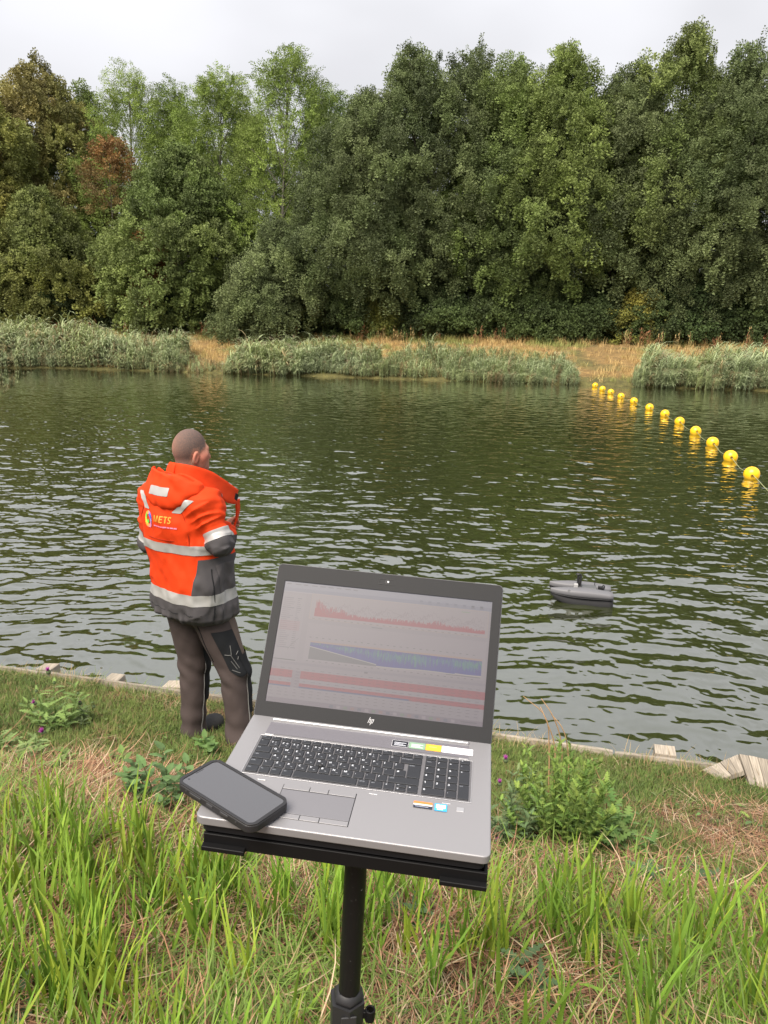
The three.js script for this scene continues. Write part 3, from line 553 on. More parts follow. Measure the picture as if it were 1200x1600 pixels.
  // rim light line round the keyboard
  const rim = join([rbox(KW + 0.007, 0.0008, 0.0012, 0.0004).translate(KX + KW / 2, 0.0006, KZ - 0.0026), rbox(KW + 0.007, 0.0008, 0.0012, 0.0004).translate(KX + KW / 2, 0.0006, KZ + KD + 0.0026), rbox(0.0012, 0.0008, KD + 0.004, 0.0004).translate(KX - 0.0029, 0.0006, KZ + KD / 2), rbox(0.0012, 0.0008, KD + 0.004, 0.0004).translate(KX + KW + 0.0029, 0.0006, KZ + KD / 2)]);
  part('keyboard_rim', rim, strip, kb);
  // touchpad with its two rows of buttons
  const tp = part('touchpad', rbox(0.1125, 0.0010, 0.0765, 0.0004).translate(-0.048, 0.0000, 0.2190), slot, lap);
  part('pad_surface', rbox(0.1105, 0.0010, 0.0530, 0.0004).translate(-0.048, 0.0004, 0.2195), new THREE.MeshStandardMaterial({ color: lin(0.175, 0.173, 0.186), roughness: 0.5, metalness: 0.25 }), tp);
  for (const [z0, d] of [[0.1866, 0.0098], [0.2522, 0.0098]]) for (const [x0, w] of [[-0.0832, 0.0400], [-0.0485, 0.0278], [-0.0132, 0.0410]]) part('button', rbox(w, 0.0016, d, 0.0006).translate(x0, 0.0005, z0), alu, tp);
  // stickers
  const sticker = (name, x, z, w, d, draw, lab) => { const g = new THREE.ExtrudeGeometry(roundRect(w, d, 0.0012), { depth: 0.0003, bevelEnabled: false }).rotateX(-Math.PI / 2); const p = g.attributes.position, uv = g.attributes.uv; for (let i = 0; i < p.count; i++) uv.setXY(i, p.getX(i) / w + 0.5, 0.5 - p.getZ(i) / d); g.translate(x, 0.0009, z);
    const px = Math.round(w * 7000), py = Math.round(d * 7000); part(name, g, new THREE.MeshStandardMaterial({ map: canvasTex(px, py, draw), roughness: 0.35 }), lap, lab ? { label: lab } : null); };
  const lines = (c, w, h, col, n, y0 = 0.3) => { c.fillStyle = col; for (let i = 0; i < n; i++) c.fillRect(w * 0.14, h * (y0 + i * 0.2), w * (0.72 - 0.18 * (i % 2)), h * 0.09); };
  sticker('sticker', 0.0565, 0.0345, 0.0280, 0.0185, (c, w, h) => { c.fillStyle = '#c8c8cc'; c.fillRect(0, 0, w, h); c.fillStyle = '#26282f'; c.fillRect(4, 4, w - 8, h - 8); lines(c, w, h, '#c9ccd4', 3); }, 'black sticker with pale border');
  sticker('sticker', 0.0850, 0.0345, 0.0275, 0.0185, (c, w, h) => { c.fillStyle = '#7f9b84'; c.fillRect(0, 0, w, h); lines(c, w, h, '#d5e0d4', 3); }, 'green sticker');
  sticker('sticker', 0.1125, 0.0345, 0.0262, 0.0185, (c, w, h) => { c.fillStyle = '#e5a93c'; c.fillRect(0, 0, w, h); c.fillStyle = '#f0c878'; c.fillRect(w * 0.2, h * 0.35, w * 0.5, h * 0.1); }, 'orange sticker');
  sticker('sticker', 0.1520, 0.0345, 0.0520, 0.0185, (c, w, h) => { c.fillStyle = '#dddce0'; c.fillRect(0, 0, w, h); c.fillStyle = '#9a9aa0'; for (let i = 0; i < 3; i++) { c.fillRect(w * 0.12, h * (0.25 + i * 0.2), w * 0.22, h * 0.07); c.fillRect(w * 0.58, h * (0.25 + i * 0.2), w * 0.26, h * 0.07); } }, 'white sticker with small print');
  sticker('sticker', 0.1080, 0.1872, 0.0280, 0.0145, (c, w, h) => { c.fillStyle = '#d9cfc6'; c.fillRect(0, 0, w, h); c.fillStyle = '#d9793a'; c.fillRect(0, 0, w, h * 0.36); c.fillStyle = '#262b3c'; c.fillRect(0, h * 0.62, w, h * 0.38); c.fillStyle = '#a0a4b0'; c.fillRect(w * 0.1, h * 0.76, w * 0.7, h * 0.08); }, 'orange, white and dark sticker');
  sticker('sticker', 0.1345, 0.1876, 0.0185, 0.0165, (c, w, h) => { c.fillStyle = '#3d9fd6'; c.fillRect(0, 0, w, h); c.fillStyle = '#dfeff8'; c.fillRect(w * 0.12, h * 0.14, w * 0.76, h * 0.5); c.fillStyle = '#1f76b4'; c.font = `bold ${Math.round(h * 0.34)}px sans-serif`; c.fillText('intel', w * 0.18, h * 0.5); c.fillStyle = '#e8f4fb'; c.fillRect(w * 0.2, h * 0.74, w * 0.5, h * 0.1); }, 'blue processor sticker');
  part('fingerprint_reader', rbox(0.0112, 0.0012, 0.0100, 0.0005).translate(0.1630, 0.0004, 0.1858), strip, lap);
  for (const [x, zz] of [[-0.140, 0.1775], [0.032, 0.1762], [0.142, 0.1755]]) part('rubber_bumper', rbox(0.0135, 0.0012, 0.0024, 0.0006).translate(x, 0.0004, zz), strip, lap);

  // lid
  const tilt = -(124.07 - 90) * Math.PI / 180, lid = part('lid', (() => { const g = new THREE.ExtrudeGeometry(roundRect(0.4155, 0.280, 0.009), { depth: 0.0045, bevelEnabled: true, bevelThickness: 0.001, bevelSize: 0.001, bevelSegments: 2, curveSegments: 8 }); g.translate(0, 0.1365, -0.0085); return g; })(), edgeM, lap);
  lid.rotation.x = tilt;
  const frame = roundRect(0.4135, 0.278, 0.008), hole = new THREE.Path(); { const x0 = -0.1915, x1 = 0.1915, y0 = 0.0258 - 0.1365, y1 = 0.2453 - 0.1365; hole.moveTo(x0, y0); hole.lineTo(x0, y1); hole.lineTo(x1, y1); hole.lineTo(x1, y0); hole.closePath(); } frame.holes.push(hole);
  part('bezel', new THREE.ExtrudeGeometry(frame, { depth: 0.0022, bevelEnabled: true, bevelThickness: 0.0004, bevelSize: 0.0004, bevelSegments: 2, curveSegments: 8 }).translate(0, 0.1365, -0.003), bezelM, lid);
  const shot = canvasTex(1528, 880, (c, w, h) => { // the survey program on the screen
    const R = rng(9), X = x => (x + 0.191) / 0.382 * w, Y = y => (0.2455 - y) / 0.22 * h;
    c.fillStyle = '#c3b6c0'; c.fillRect(0, 0, w, h);
    const g = c.createLinearGradient(0, 0, 0, Y(0.2)); c.fillStyle = '#bcbcd0'; c.fillRect(0, 0, w, Y(0.2335)); c.fillStyle = '#a9a9c2'; c.fillRect(0, Y(0.2335), w, 26); c.fillStyle = '#d0c8d4'; c.fillRect(0, Y(0.2335) + 26, w, 8);
    c.font = '15px sans-serif'; c.fillStyle = '#7b7b90'; for (let i = 0; i < 9; i++) c.fillRect(20 + i * 62, 16, 30 + 14 * R(), 7);
    for (let i = 0; i < 8; i++) { c.fillStyle = i > 5 ? '#6a6a84' : '#9292ac'; c.fillRect(w * 0.66 + i * 62, 44, 22, 14); c.fillRect(w * 0.66 + i * 62, 62, 30, 4); }
    c.fillStyle = '#c9bdc6'; c.fillRect(0, Y(0.222), X(-0.147), Y(0.098) - Y(0.222)); // side list
    for (let i = 0; i < 26; i++) { c.fillStyle = i % 5 ? '#a596a4' : '#8a7c92'; const y = Y(0.215) + i * 14.5; c.fillRect(14, y, 40 + 50 * R(), 5); c.fillRect(116, y, 12 + 26 * R(), 5); if (i > 11 && i < 17) { c.fillStyle = 'rgba(214,120,135,0.35)'; c.fillRect(10, y - 4, 150, 11); } }
    c.strokeStyle = '#73697a'; c.lineWidth = 2; c.beginPath(); c.moveTo(98, Y(0.120)); c.quadraticCurveTo(120, Y(0.132), 168, Y(0.142)); c.stroke(); c.fillStyle = '#6f6c74'; c.fillRect(6, Y(0.103), X(-0.147) - 14, 7);
    // upper chart: spiky red area
    c.fillStyle = '#cfc0c6'; c.fillRect(X(-0.136), Y(0.226), X(0.186) - X(-0.136), Y(0.180) - Y(0.226)); c.strokeStyle = '#e0c4b4'; c.lineWidth = 3; c.strokeRect(X(-0.136), Y(0.226), X(0.186) - X(-0.136), Y(0.180) - Y(0.226));
    const by = Y(0.186), n = 330; c.fillStyle = '#d24a62';
    for (let i = 0; i < n; i++) { const t = i / n, e = 0.24 + 0.72 * Math.exp(-t * 9) + 0.2 * Math.exp(-Math.pow((t - 0.14) / 0.04, 2)) + 0.16 * Math.exp(-Math.pow((t - 0.73) / 0.05, 2)) + 0.12 * Math.exp(-Math.pow((t - 0.88) / 0.05, 2)) - 0.06 * Math.sin(t * 8), hgt = (Y(0.186) - Y(0.2215)) * e * (0.40 + 0.62 * R()); c.fillRect(X(lerp(-0.1275, 0.1815, t)), by - hgt, (X(0.1815) - X(-0.1275)) / n + 0.6, hgt + 3); }
    c.strokeStyle = '#a58b9c'; c.lineWidth = 1.5; for (let s = 0; s < 3; s++) { c.beginPath(); for (let i = 0; i <= 160; i++) { const y = Y(0.206 - 0.004 * s + 0.005 * Math.sin(i * 0.3 + s) + 0.009 * (R() - 0.5)); i ? c.lineTo(X(lerp(-0.12, 0.18, i / 160)), y) : c.moveTo(X(-0.12), y); } c.stroke(); }
    c.fillStyle = '#8c7f8e'; for (let i = 0; i < 26; i++) c.fillRect(X(-0.13) + i * 47, Y(0.1815), 18, 4);
    c.fillStyle = '#8a8a98'; c.fillRect(X(-0.02), Y(0.1765), 78, 6); c.fillStyle = '#9fbf9a'; c.fillRect(w * 0.86, Y(0.222), 60, 5);
    // lower chart: blue depth section over the dark canal bed
    c.fillStyle = '#cbbdc6'; c.fillRect(X(-0.136), Y(0.172), X(0.186) - X(-0.136), Y(0.104) - Y(0.172)); c.fillStyle = '#d8b2a6'; c.fillRect(X(-0.1268), Y(0.1405), X(0.181) - X(-0.1268), Y(0.137) - Y(0.1405));
    const bed = t => t < 0.4 ? lerp(0.1300, 0.1110, t / 0.4) : 0.1092 + 0.0012 * Math.sin(t * 11) + (t > 0.85 ? 0.002 + (t > 0.9 ? 0.006 * (t - 0.9) : 0) : 0);
    for (let i = 0; i < 420; i++) { const t = i / 420, x0 = X(lerp(-0.1265, 0.1808, t)), dx = 1228 / 420 + 0.8, y0 = Y(0.1372), y1 = Y(Math.max(bed(t), 0.1125 - 0.004 * Math.sin(t * 3))); c.fillStyle = ['#3846b4', '#414cc0', '#3a55bd', '#4a44b0'][Math.floor(R() * 4)]; c.fillRect(x0, y0, dx, y1 - y0);
      const gz = 0.25 + 0.75 * noise3(t * 14, 2, 1) * sstep(0.05, 0.3, t); for (let k = 0; k < 3; k++) if (R() < gz * 0.75) { c.fillStyle = ['#3f8fae', '#48a6a0', '#52b48a', '#3b78c0'][Math.floor(R() * 4)]; const l = (y1 - y0) * (0.15 + 0.6 * R() * gz); c.fillRect(x0, y0 + R() * (y1 - y0) * 0.3, dx, l); } 
      c.fillStyle = '#85848f'; const yb = Y(bed(t)) + 3; if (t < 0.45) c.fillRect(x0, yb, dx, Math.max(0, Y(0.1075) - yb)); c.fillStyle = '#e4dccd'; c.fillRect(x0, Y(bed(t)) - 2, dx, 6); }
    c.fillStyle = '#74707c'; c.fillRect(X(0.12), Y(0.1085), X(0.18) - X(0.12), 4); for (let i = 0; i < 26; i++) { c.fillRect(X(-0.13) + i * 47, Y(0.1045), 16, 4); c.fillRect(X(-0.13) + i * 47, Y(0.147), 16, 4); }
    // tables in red bands
    c.fillStyle = '#b7aab8'; c.fillRect(0, Y(0.099), w, 18); c.fillStyle = '#807888'; c.fillRect(w * 0.44, Y(0.096), 24, 12);
    for (const [y0, y1] of [[0.0845, 0.0710], [0.0628, 0.0548]]) { c.fillStyle = '#cf5468'; c.fillRect(0, Y(y0), w, Y(y1) - Y(y0)); }
    c.fillStyle = '#4c6fae'; c.fillRect(0, Y(0.0572), w * 0.66, Y(0.0548) - Y(0.0572)); c.fillStyle = '#b4a4b2'; c.fillRect(w * 0.105, Y(0.0845), w * 0.04, Y(0.0548) - Y(0.0845));
    for (let r = 0; r < 10; r++) for (let k = 0; k < 26; k++) { c.fillStyle = 'rgba(110,84,110,0.42)'; c.fillRect(12 + k * 58, Y(0.088) + r * 21, 14 + 20 * R(), 5); }
    c.fillStyle = '#a594a6'; c.fillRect(0, Y(0.0345), w, h); for (let i = 0; i < 18; i++) { c.fillStyle = ['#7d7f98', '#c9b9c4', '#8fa08f', '#b98f92'][i % 4]; c.fillRect(w * 0.3 + i * 50, Y(0.0325), 26, 20); }
    c.fillStyle = '#877a8c'; c.fillRect(w * 0.9, Y(0.032), 110, 10);
  });
  const sc = part('screen', new THREE.PlaneGeometry(0.383, 0.2195).translate(0, 0.13555, -0.0022), new THREE.MeshPhysicalMaterial({ color: lin(0.022, 0.021, 0.023), roughness: 0.42, emissiveMap: shot, emissive: 0xffffff, emissiveIntensity: 0.052, specularIntensity: 0.9 }), lid);
  part('webcam', new THREE.CylinderGeometry(0.0042, 0.0042, 0.0006, 20).rotateX(Math.PI / 2).translate(-0.002, 0.2615, -0.0001), slot, lid);
  part('camera_light', new THREE.CylinderGeometry(0.0011, 0.0011, 0.001, 12).rotateX(Math.PI / 2).translate(0.0, 0.2618, 0.0003), new THREE.MeshStandardMaterial({ color: 0xffffff, emissive: 0xffffff, emissiveIntensity: 0.6 }), lid);
  part('camera_shutter', join([rbox(0.028, 0.0010, 0.0004, 0.0002).translate(-0.003, 0.2665, 0), rbox(0.028, 0.0010, 0.0004, 0.0002).translate(-0.003, 0.2565, 0), rbox(0.001, 0.010, 0.0004, 0.0002).translate(-0.017, 0.2615, 0)]), slot, lid);
  // the maker's slanted two-letter emblem
  const bars = [], bar = (x, y0, y1, w = 0.0011) => { const s = new THREE.Shape(), k = 0.34; s.moveTo(x + y0 * k, y0); s.lineTo(x + w + y0 * k, y0); s.lineTo(x + w + y1 * k, y1); s.lineTo(x + y1 * k, y1); bars.push(new THREE.ExtrudeGeometry(s, { depth: 0.0004, bevelEnabled: false })); };
  const cross = (x0, x1, y) => { const s = new THREE.Shape(), k = 0.34, t = 0.0011; s.moveTo(x0 + y * k, y); s.lineTo(x1 + y * k, y); s.lineTo(x1 + (y + t) * k, y + t); s.lineTo(x0 + (y + t) * k, y + t); bars.push(new THREE.ExtrudeGeometry(s, { depth: 0.00036, bevelEnabled: false })); };
  bar(-0.0042, -0.0035, 0.0065); bar(-0.0014, -0.0035, 0.0026); cross(-0.0042, -0.0003, 0.0022);
  bar(0.0008, -0.0068, 0.0033); bar(0.0036, -0.0028, 0.0030); cross(0.0008, 0.0046, 0.0022); cross(0.0008, 0.0046, -0.0034);
  part('emblem', join(bars).translate(-0.0005, 0.0135, -0.0004), std(0.42, 0.42, 0.43, 0.3), lid);
}
{ // rugged phone lying across the left front corner of the laptop
  const ph = thing('smartphone', 'black rugged smartphone lying on the left front corner of the laptop', 'phone');
  const rub = new THREE.MeshPhysicalMaterial({ color: lin(0.016, 0.016, 0.018), roughness: 0.55, bumpMap: fineGrain, bumpScale: 0.0001 }), met = std(0.07, 0.07, 0.075, 0.4, { metalness: 0.5 });
  const W = 0.162, D = 0.0795, cham = (w, d, c, e = 0.35) => { const s = new THREE.Shape(); const x = w / 2, y = d / 2; s.moveTo(-x + c, -y); s.lineTo(x - c, -y); s.quadraticCurveTo(x - c * e, -y + c * e * 0.4, x, -y + c); s.lineTo(x, y - c); s.quadraticCurveTo(x - c * e * 0.4, y - c * e, x - c, y); s.lineTo(-x + c, y); s.quadraticCurveTo(-x + c * e, y - c * e * 0.4, -x, y - c); s.lineTo(-x, -y + c); s.quadraticCurveTo(-x + c * e * 0.4, -y + c * e, -x + c, -y); return s; };
  const flat = (s, depth, bevel, y) => { const g = new THREE.ExtrudeGeometry(s, { depth, bevelEnabled: bevel > 0, bevelThickness: bevel, bevelSize: bevel, bevelSegments: 3, curveSegments: 6 }); g.rotateX(-Math.PI / 2); g.translate(0, y, 0); return g; };
  part('body', flat(cham(W - 0.005, D - 0.005, 0.011), 0.0080, 0.0022, 0.0024), rub, ph);
  const rimS = cham(W - 0.003, D - 0.003, 0.011); rimS.holes.push(new THREE.Path(cham(W - 0.0125, D - 0.0105, 0.007).getPoints()));
  part('raised_rim', flat(rimS, 0.0014, 0.0004, 0.0125), rub, ph);
  part('screen', flat(cham(W - 0.0128, D - 0.0108, 0.007), 0.0003, 0, 0.0129), new THREE.MeshPhysicalMaterial({ color: lin(0.040, 0.039, 0.043), roughness: 0.12, clearcoat: 1, clearcoatRoughness: 0.05, ior: 1.6 }), ph);
  part('earpiece', rbox(0.0016, 0.0005, 0.014, 0.0002).translate(-W / 2 + 0.0092, 0.0133, 0), met, ph);
  part('front_camera', new THREE.CylinderGeometry(0.0018, 0.0018, 0.0005, 16).translate(-W / 2 + 0.0125, 0.0132, 0.023), met, ph);
  for (const [x, w] of [[-0.035, 0.024], [-0.004, 0.013], [0.026, 0.016]]) part('side_button', rbox(w, 0.0038, 0.0018, 0.0008).translate(x, 0.0082, D / 2 - 0.0002), met, ph);
  for (const x of [-0.055, 0.05]) part('screw', new THREE.CylinderGeometry(0.0017, 0.0017, 0.0008, 12).rotateX(Math.PI / 2).translate(x, 0.0085, D / 2 - 0.0001), met, ph);
  const local = V3(-0.1675, 0.0026, 0.2335), turn = -0.508;
  ph.position.copy(local.applyQuaternion(lapQ).add(lapT)); ph.quaternion.copy(lapQ).multiply(new THREE.Quaternion().setFromAxisAngle(Y_AXIS, turn));
}
{ // tray on a pole
  const st = onLaptop(thing('laptop_stand', 'black tray on a scuffed black pole that carries the laptop above the grass', 'stand'));
  const scuff = canvasTex(512, 1024, (c, w, h) => { c.fillStyle = '#161617'; c.fillRect(0, 0, w, h); const R = rng(4); for (let i = 0; i < 900; i++) { c.fillStyle = `rgba(${60 + 60 * R()},${60 + 60 * R()},60,${0.04 + 0.05 * R()})`; c.fillRect(R() * w, R() * h, 1 + 2 * R(), 10 + 60 * R()); }
    for (let i = 0; i < 60; i++) { c.fillStyle = `rgba(190,190,185,${0.15 + 0.4 * R()})`; const l = 2 + 22 * R() * R(); c.fillRect(R() * w, R() * h, l, 1 + 2.5 * R()); }
    c.strokeStyle = 'rgba(175,175,170,0.7)'; c.lineWidth = 4; for (const [x, y, l] of [[20, 120, 70], [320, 122, 80], [150, 260, 20], [210, 271, 18], [60, 300, 14], [400, 300, 20]]) { c.beginPath(); c.moveTo(x, y); c.quadraticCurveTo(x + l / 2, y + 7, x + l, y - 2); c.stroke(); } });
  const black = new THREE.MeshPhysicalMaterial({ color: lin(0.006, 0.006, 0.0065), roughness: 0.5, specularIntensity: 0.35 }), pole = new THREE.MeshPhysicalMaterial({ map: scuff, roughness: 0.42, specularIntensity: 0.4 }), clampM = std(0.016, 0.016, 0.018, 0.55);
  const tray = part('tray', rbox(0.404, 0.010, 0.285, 0.003).translate(0.005, -0.0475, 0.130), black, st);
  part('front_lip', rbox(0.404, 0.0215, 0.005, 0.0015).translate(0.005, -0.0415, 0.2705), black, tray);
  for (const s of [-1, 1]) part('side_rail', rbox(0.005, 0.016, 0.278, 0.0015).translate(0.005 + s * 0.1995, -0.039, 0.130), black, tray);
  for (const [x, w] of [[-0.166, 0.063], [0.1745, 0.065]]) part('ledge', rbox(w, 0.0075, 0.012, 0.0015).translate(x, -0.0492, 0.2765), black, tray);
  const px = 0.009, pz = 0.155;
  part('mounting_plate', new THREE.CylinderGeometry(0.05, 0.05, 0.008, 32).translate(px, -0.0565, pz), black, st);
  part('socket', new THREE.CylinderGeometry(0.023, 0.026, 0.035, 32).translate(px, -0.078, pz), black, st);
  part('pole', new THREE.CylinderGeometry(0.0178, 0.0178, 0.42, 40, 1, true).translate(px, -0.27, pz), pole, st);
  const hex = new THREE.CylinderGeometry(0.031, 0.029, 0.085, 6).rotateY(0.30).translate(px - 0.002, -0.455, pz);
  const cl = part('clamp', toCreasedNormals(hex, 0.4), clampM, st);
  part('collar', new THREE.LatheGeometry([[0.018, -0.006], [0.0255, -0.006], [0.0262, 0.002], [0.0205, 0.011], [0.018, 0.011]].map(p => new THREE.Vector2(...p)), 6).rotateY(0.30).translate(px - 0.001, -0.407, pz), clampM, cl);
  part('clamp_plate', rbox(0.026, 0.026, 0.004, 0.002).rotateY(0.3).translate(px + 0.006, -0.437, pz + 0.0275), std(0.026, 0.026, 0.028, 0.45), cl);
  part('eyelet', join([new THREE.CylinderGeometry(0.0085, 0.0085, 0.020, 20, 1, true).translate(px + 0.038, -0.438, pz + 0.004), new THREE.TorusGeometry(0.0072, 0.0016, 8, 20).rotateX(Math.PI / 2).translate(px + 0.038, -0.428, pz + 0.004), rbox(0.014, 0.014, 0.008, 0.002).translate(px + 0.030, -0.439, pz + 0.004)]), black, cl);
  part('knob', join([new THREE.CylinderGeometry(0.014, 0.014, 0.02, 14).rotateX(Math.PI / 2).translate(px + 0.015, -0.478, pz + 0.042), new THREE.CylinderGeometry(0.006, 0.006, 0.03, 12).rotateX(Math.PI / 2).translate(px + 0.015, -0.478, pz + 0.03)]), std(0.05, 0.05, 0.053, 0.4), cl);
  part('screw', new THREE.CylinderGeometry(0.0035, 0.0035, 0.006, 12).rotateX(Math.PI / 2).rotateY(-0.5).translate(px - 0.018, -0.462, pz + 0.0265), black, cl);
  part('lower_pole', new THREE.CylinderGeometry(0.022, 0.022, 0.47, 32).translate(px - 0.002, -0.72, pz), pole, st);
  for (let k = 0; k < 3; k++) { const a = k * 2.094 + 0.52, c = V3(px, -0.62, pz), e = V3(px + Math.cos(a) * 0.20, -1.02, pz + Math.sin(a) * 0.20); part('leg', tube([c, c.clone().lerp(e, 0.5), e], 0.012, 0.012, 10, 2), black, st); }
}

// ------------------------------------------------------------------ the man on the bank
// surface nets: meshes a distance field on a grid of its own
function netMesh(sdf, lo, hi, cell) {
  const n = [0, 1, 2].map(i => Math.ceil((hi[i] - lo[i]) / cell) + 1), [nx, ny, nz] = n, F = new Float32Array(nx * ny * nz);
  for (let k = 0, q = 0; k < nz; k++) for (let j = 0; j < ny; j++) for (let i = 0; i < nx; i++, q++) F[q] = sdf(lo[0] + i * cell, lo[1] + j * cell, lo[2] + k * cell);
  const id = new Int32Array(nx * ny * nz).fill(-1), pos = [], idx = [], at = (i, j, k) => i + nx * (j + ny * k);
  for (let k = 0; k < nz - 1; k++) for (let j = 0; j < ny - 1; j++) for (let i = 0; i < nx - 1; i++) {
    let c = 0, x = 0, y = 0, z = 0; const f = [];
    for (let b = 0; b < 8; b++) f.push(F[at(i + (b & 1), j + (b >> 1 & 1), k + (b >> 2))]);
    for (let a = 0; a < 8; a++) for (const d of [1, 2, 4]) { const b = a | d; if (b === a) continue; if ((f[a] < 0) !== (f[b] < 0)) { const t = f[a] / (f[a] - f[b]); x += (a & 1) + (d === 1 ? t : 0); y += (a >> 1 & 1) + (d === 2 ? t : 0); z += (a >> 2) + (d === 4 ? t : 0); c++; } }
    if (c) { id[at(i, j, k)] = pos.length / 3; pos.push(lo[0] + (i + x / c) * cell, lo[1] + (j + y / c) * cell, lo[2] + (k + z / c) * cell); }
  }
  for (let k = 1; k < nz - 1; k++) for (let j = 1; j < ny - 1; j++) for (let i = 1; i < nx - 1; i++) {
    const a = F[at(i, j, k)] < 0;
    const quad = (p, q, r, s, flip) => { if (p < 0 || q < 0 || r < 0 || s < 0) return; flip ? idx.push(p, r, q, p, s, r) : idx.push(p, q, r, p, r, s); };
    if (a !== (F[at(i + 1, j, k)] < 0)) quad(id[at(i, j - 1, k - 1)], id[at(i, j, k - 1)], id[at(i, j, k)], id[at(i, j - 1, k)], !a);
    if (a !== (F[at(i, j + 1, k)] < 0)) quad(id[at(i - 1, j, k - 1)], id[at(i - 1, j, k)], id[at(i, j, k)], id[at(i, j, k - 1)], !a);
    if (a !== (F[at(i, j, k + 1)] < 0)) quad(id[at(i - 1, j - 1, k)], id[at(i, j - 1, k)], id[at(i, j, k)], id[at(i - 1, j, k)], !a);
  }
  const nor = [], e = cell * 0.7;
  for (let q = 0; q < pos.length; q += 3) { const [x, y, z] = [pos[q], pos[q + 1], pos[q + 2]]; let a = sdf(x + e, y, z) - sdf(x - e, y, z), b = sdf(x, y + e, z) - sdf(x, y - e, z), c = sdf(x, y, z + e) - sdf(x, y, z - e); const l = Math.hypot(a, b, c) || 1; nor.push(a / l, b / l, c / l); }
  const g = bufferGeo(pos, idx, null, null, nor); return g;
}
// the part of a surface where g > 0, lifted by off along its normals
function regionOf(geo, g, off, uvOf) {
  const P = geo.attributes.position, N = geo.attributes.normal, I = geo.index, val = new Float32Array(P.count), pos = [], nor = [], uv = [];
  for (let i = 0; i < P.count; i++) val[i] = g(P.getX(i), P.getY(i), P.getZ(i), N.getX(i), N.getY(i), N.getZ(i));
  const v = i => [P.getX(i), P.getY(i), P.getZ(i), N.getX(i), N.getY(i), N.getZ(i)], put = a => { pos.push(a[0] + a[3] * off, a[1] + a[4] * off, a[2] + a[5] * off); nor.push(a[3], a[4], a[5]); if (uvOf) uv.push(...uvOf(a[0], a[1], a[2])); };
  for (let t = 0; t < I.count; t += 3) {
    const id = [I.getX(t), I.getX(t + 1), I.getX(t + 2)], s = id.map(i => val[i]); if (s.every(q => q <= 0)) continue;
    const poly = []; for (let e = 0; e < 3; e++) { const a = id[e], b = id[(e + 1) % 3], sa = s[e], sb = s[(e + 1) % 3]; if (sa > 0) poly.push(v(a)); if ((sa > 0) !== (sb > 0)) { const k = sa / (sa - sb), A = v(a), B = v(b); poly.push(A.map((q, m) => lerp(q, B[m], k))); } }
    for (let e = 1; e + 1 < poly.length; e++) { put(poly[0]); put(poly[e]); put(poly[e + 1]); }
  }
  return bufferGeo(pos, null, uvOf ? uv : null, null, nor);
}
const smin = (a, b, k) => { const h = Math.max(k - Math.abs(a - b), 0) / k; return Math.min(a, b) - h * h * k * 0.25; };
const smax = (a, b, k) => -smin(-a, -b, k);
function cap(x, y, z, A, B, ra, rb) { const bx = B[0] - A[0], by = B[1] - A[1], bz = B[2] - A[2], t = clamp(((x - A[0]) * bx + (y - A[1]) * by + (z - A[2]) * bz) / (bx * bx + by * by + bz * bz)); return Math.hypot(x - A[0] - bx * t, y - A[1] - by * t, z - A[2] - bz * t) - lerp(ra, rb, t); }
const along = (x, y, z, A, B) => { const bx = B[0] - A[0], by = B[1] - A[1], bz = B[2] - A[2]; return ((x - A[0]) * bx + (y - A[1]) * by + (z - A[2]) * bz) / (bx * bx + by * by + bz * bz); };
const ell = (x, y, z, c, r) => { const a = (x - c[0]) / r[0], b = (y - c[1]) / r[1], d = (z - c[2]) / r[2], k = Math.hypot(a, b, d), m = Math.hypot(a / r[0], b / r[1], d / r[2]); return m < 1e-6 ? -Math.min(...r) : k * (k - 1) / m; };
function sections(tbl) { return (x, y, z) => { let i = 0; while (i < tbl.length - 2 && y > tbl[i + 1][0]) i++; const a = tbl[i], b = tbl[i + 1], t0 = clamp((y - a[0]) / (b[0] - a[0])), t = t0 * t0 * (3 - 2 * t0), cx = lerp(a[1], b[1], t), cz = lerp(a[2], b[2], t), rx = lerp(a[3], b[3], t), rz = lerp(a[4], b[4], t); const u = (x - cx) / rx, w = (z - cz) / rz, k = Math.pow(Math.pow(Math.abs(u), 2.3) + Math.pow(Math.abs(w), 2.3), 1 / 2.3); return Math.max((k - 1) * Math.min(rx, rz), tbl[0][0] - y, y - tbl[tbl.length - 1][0]); }; }
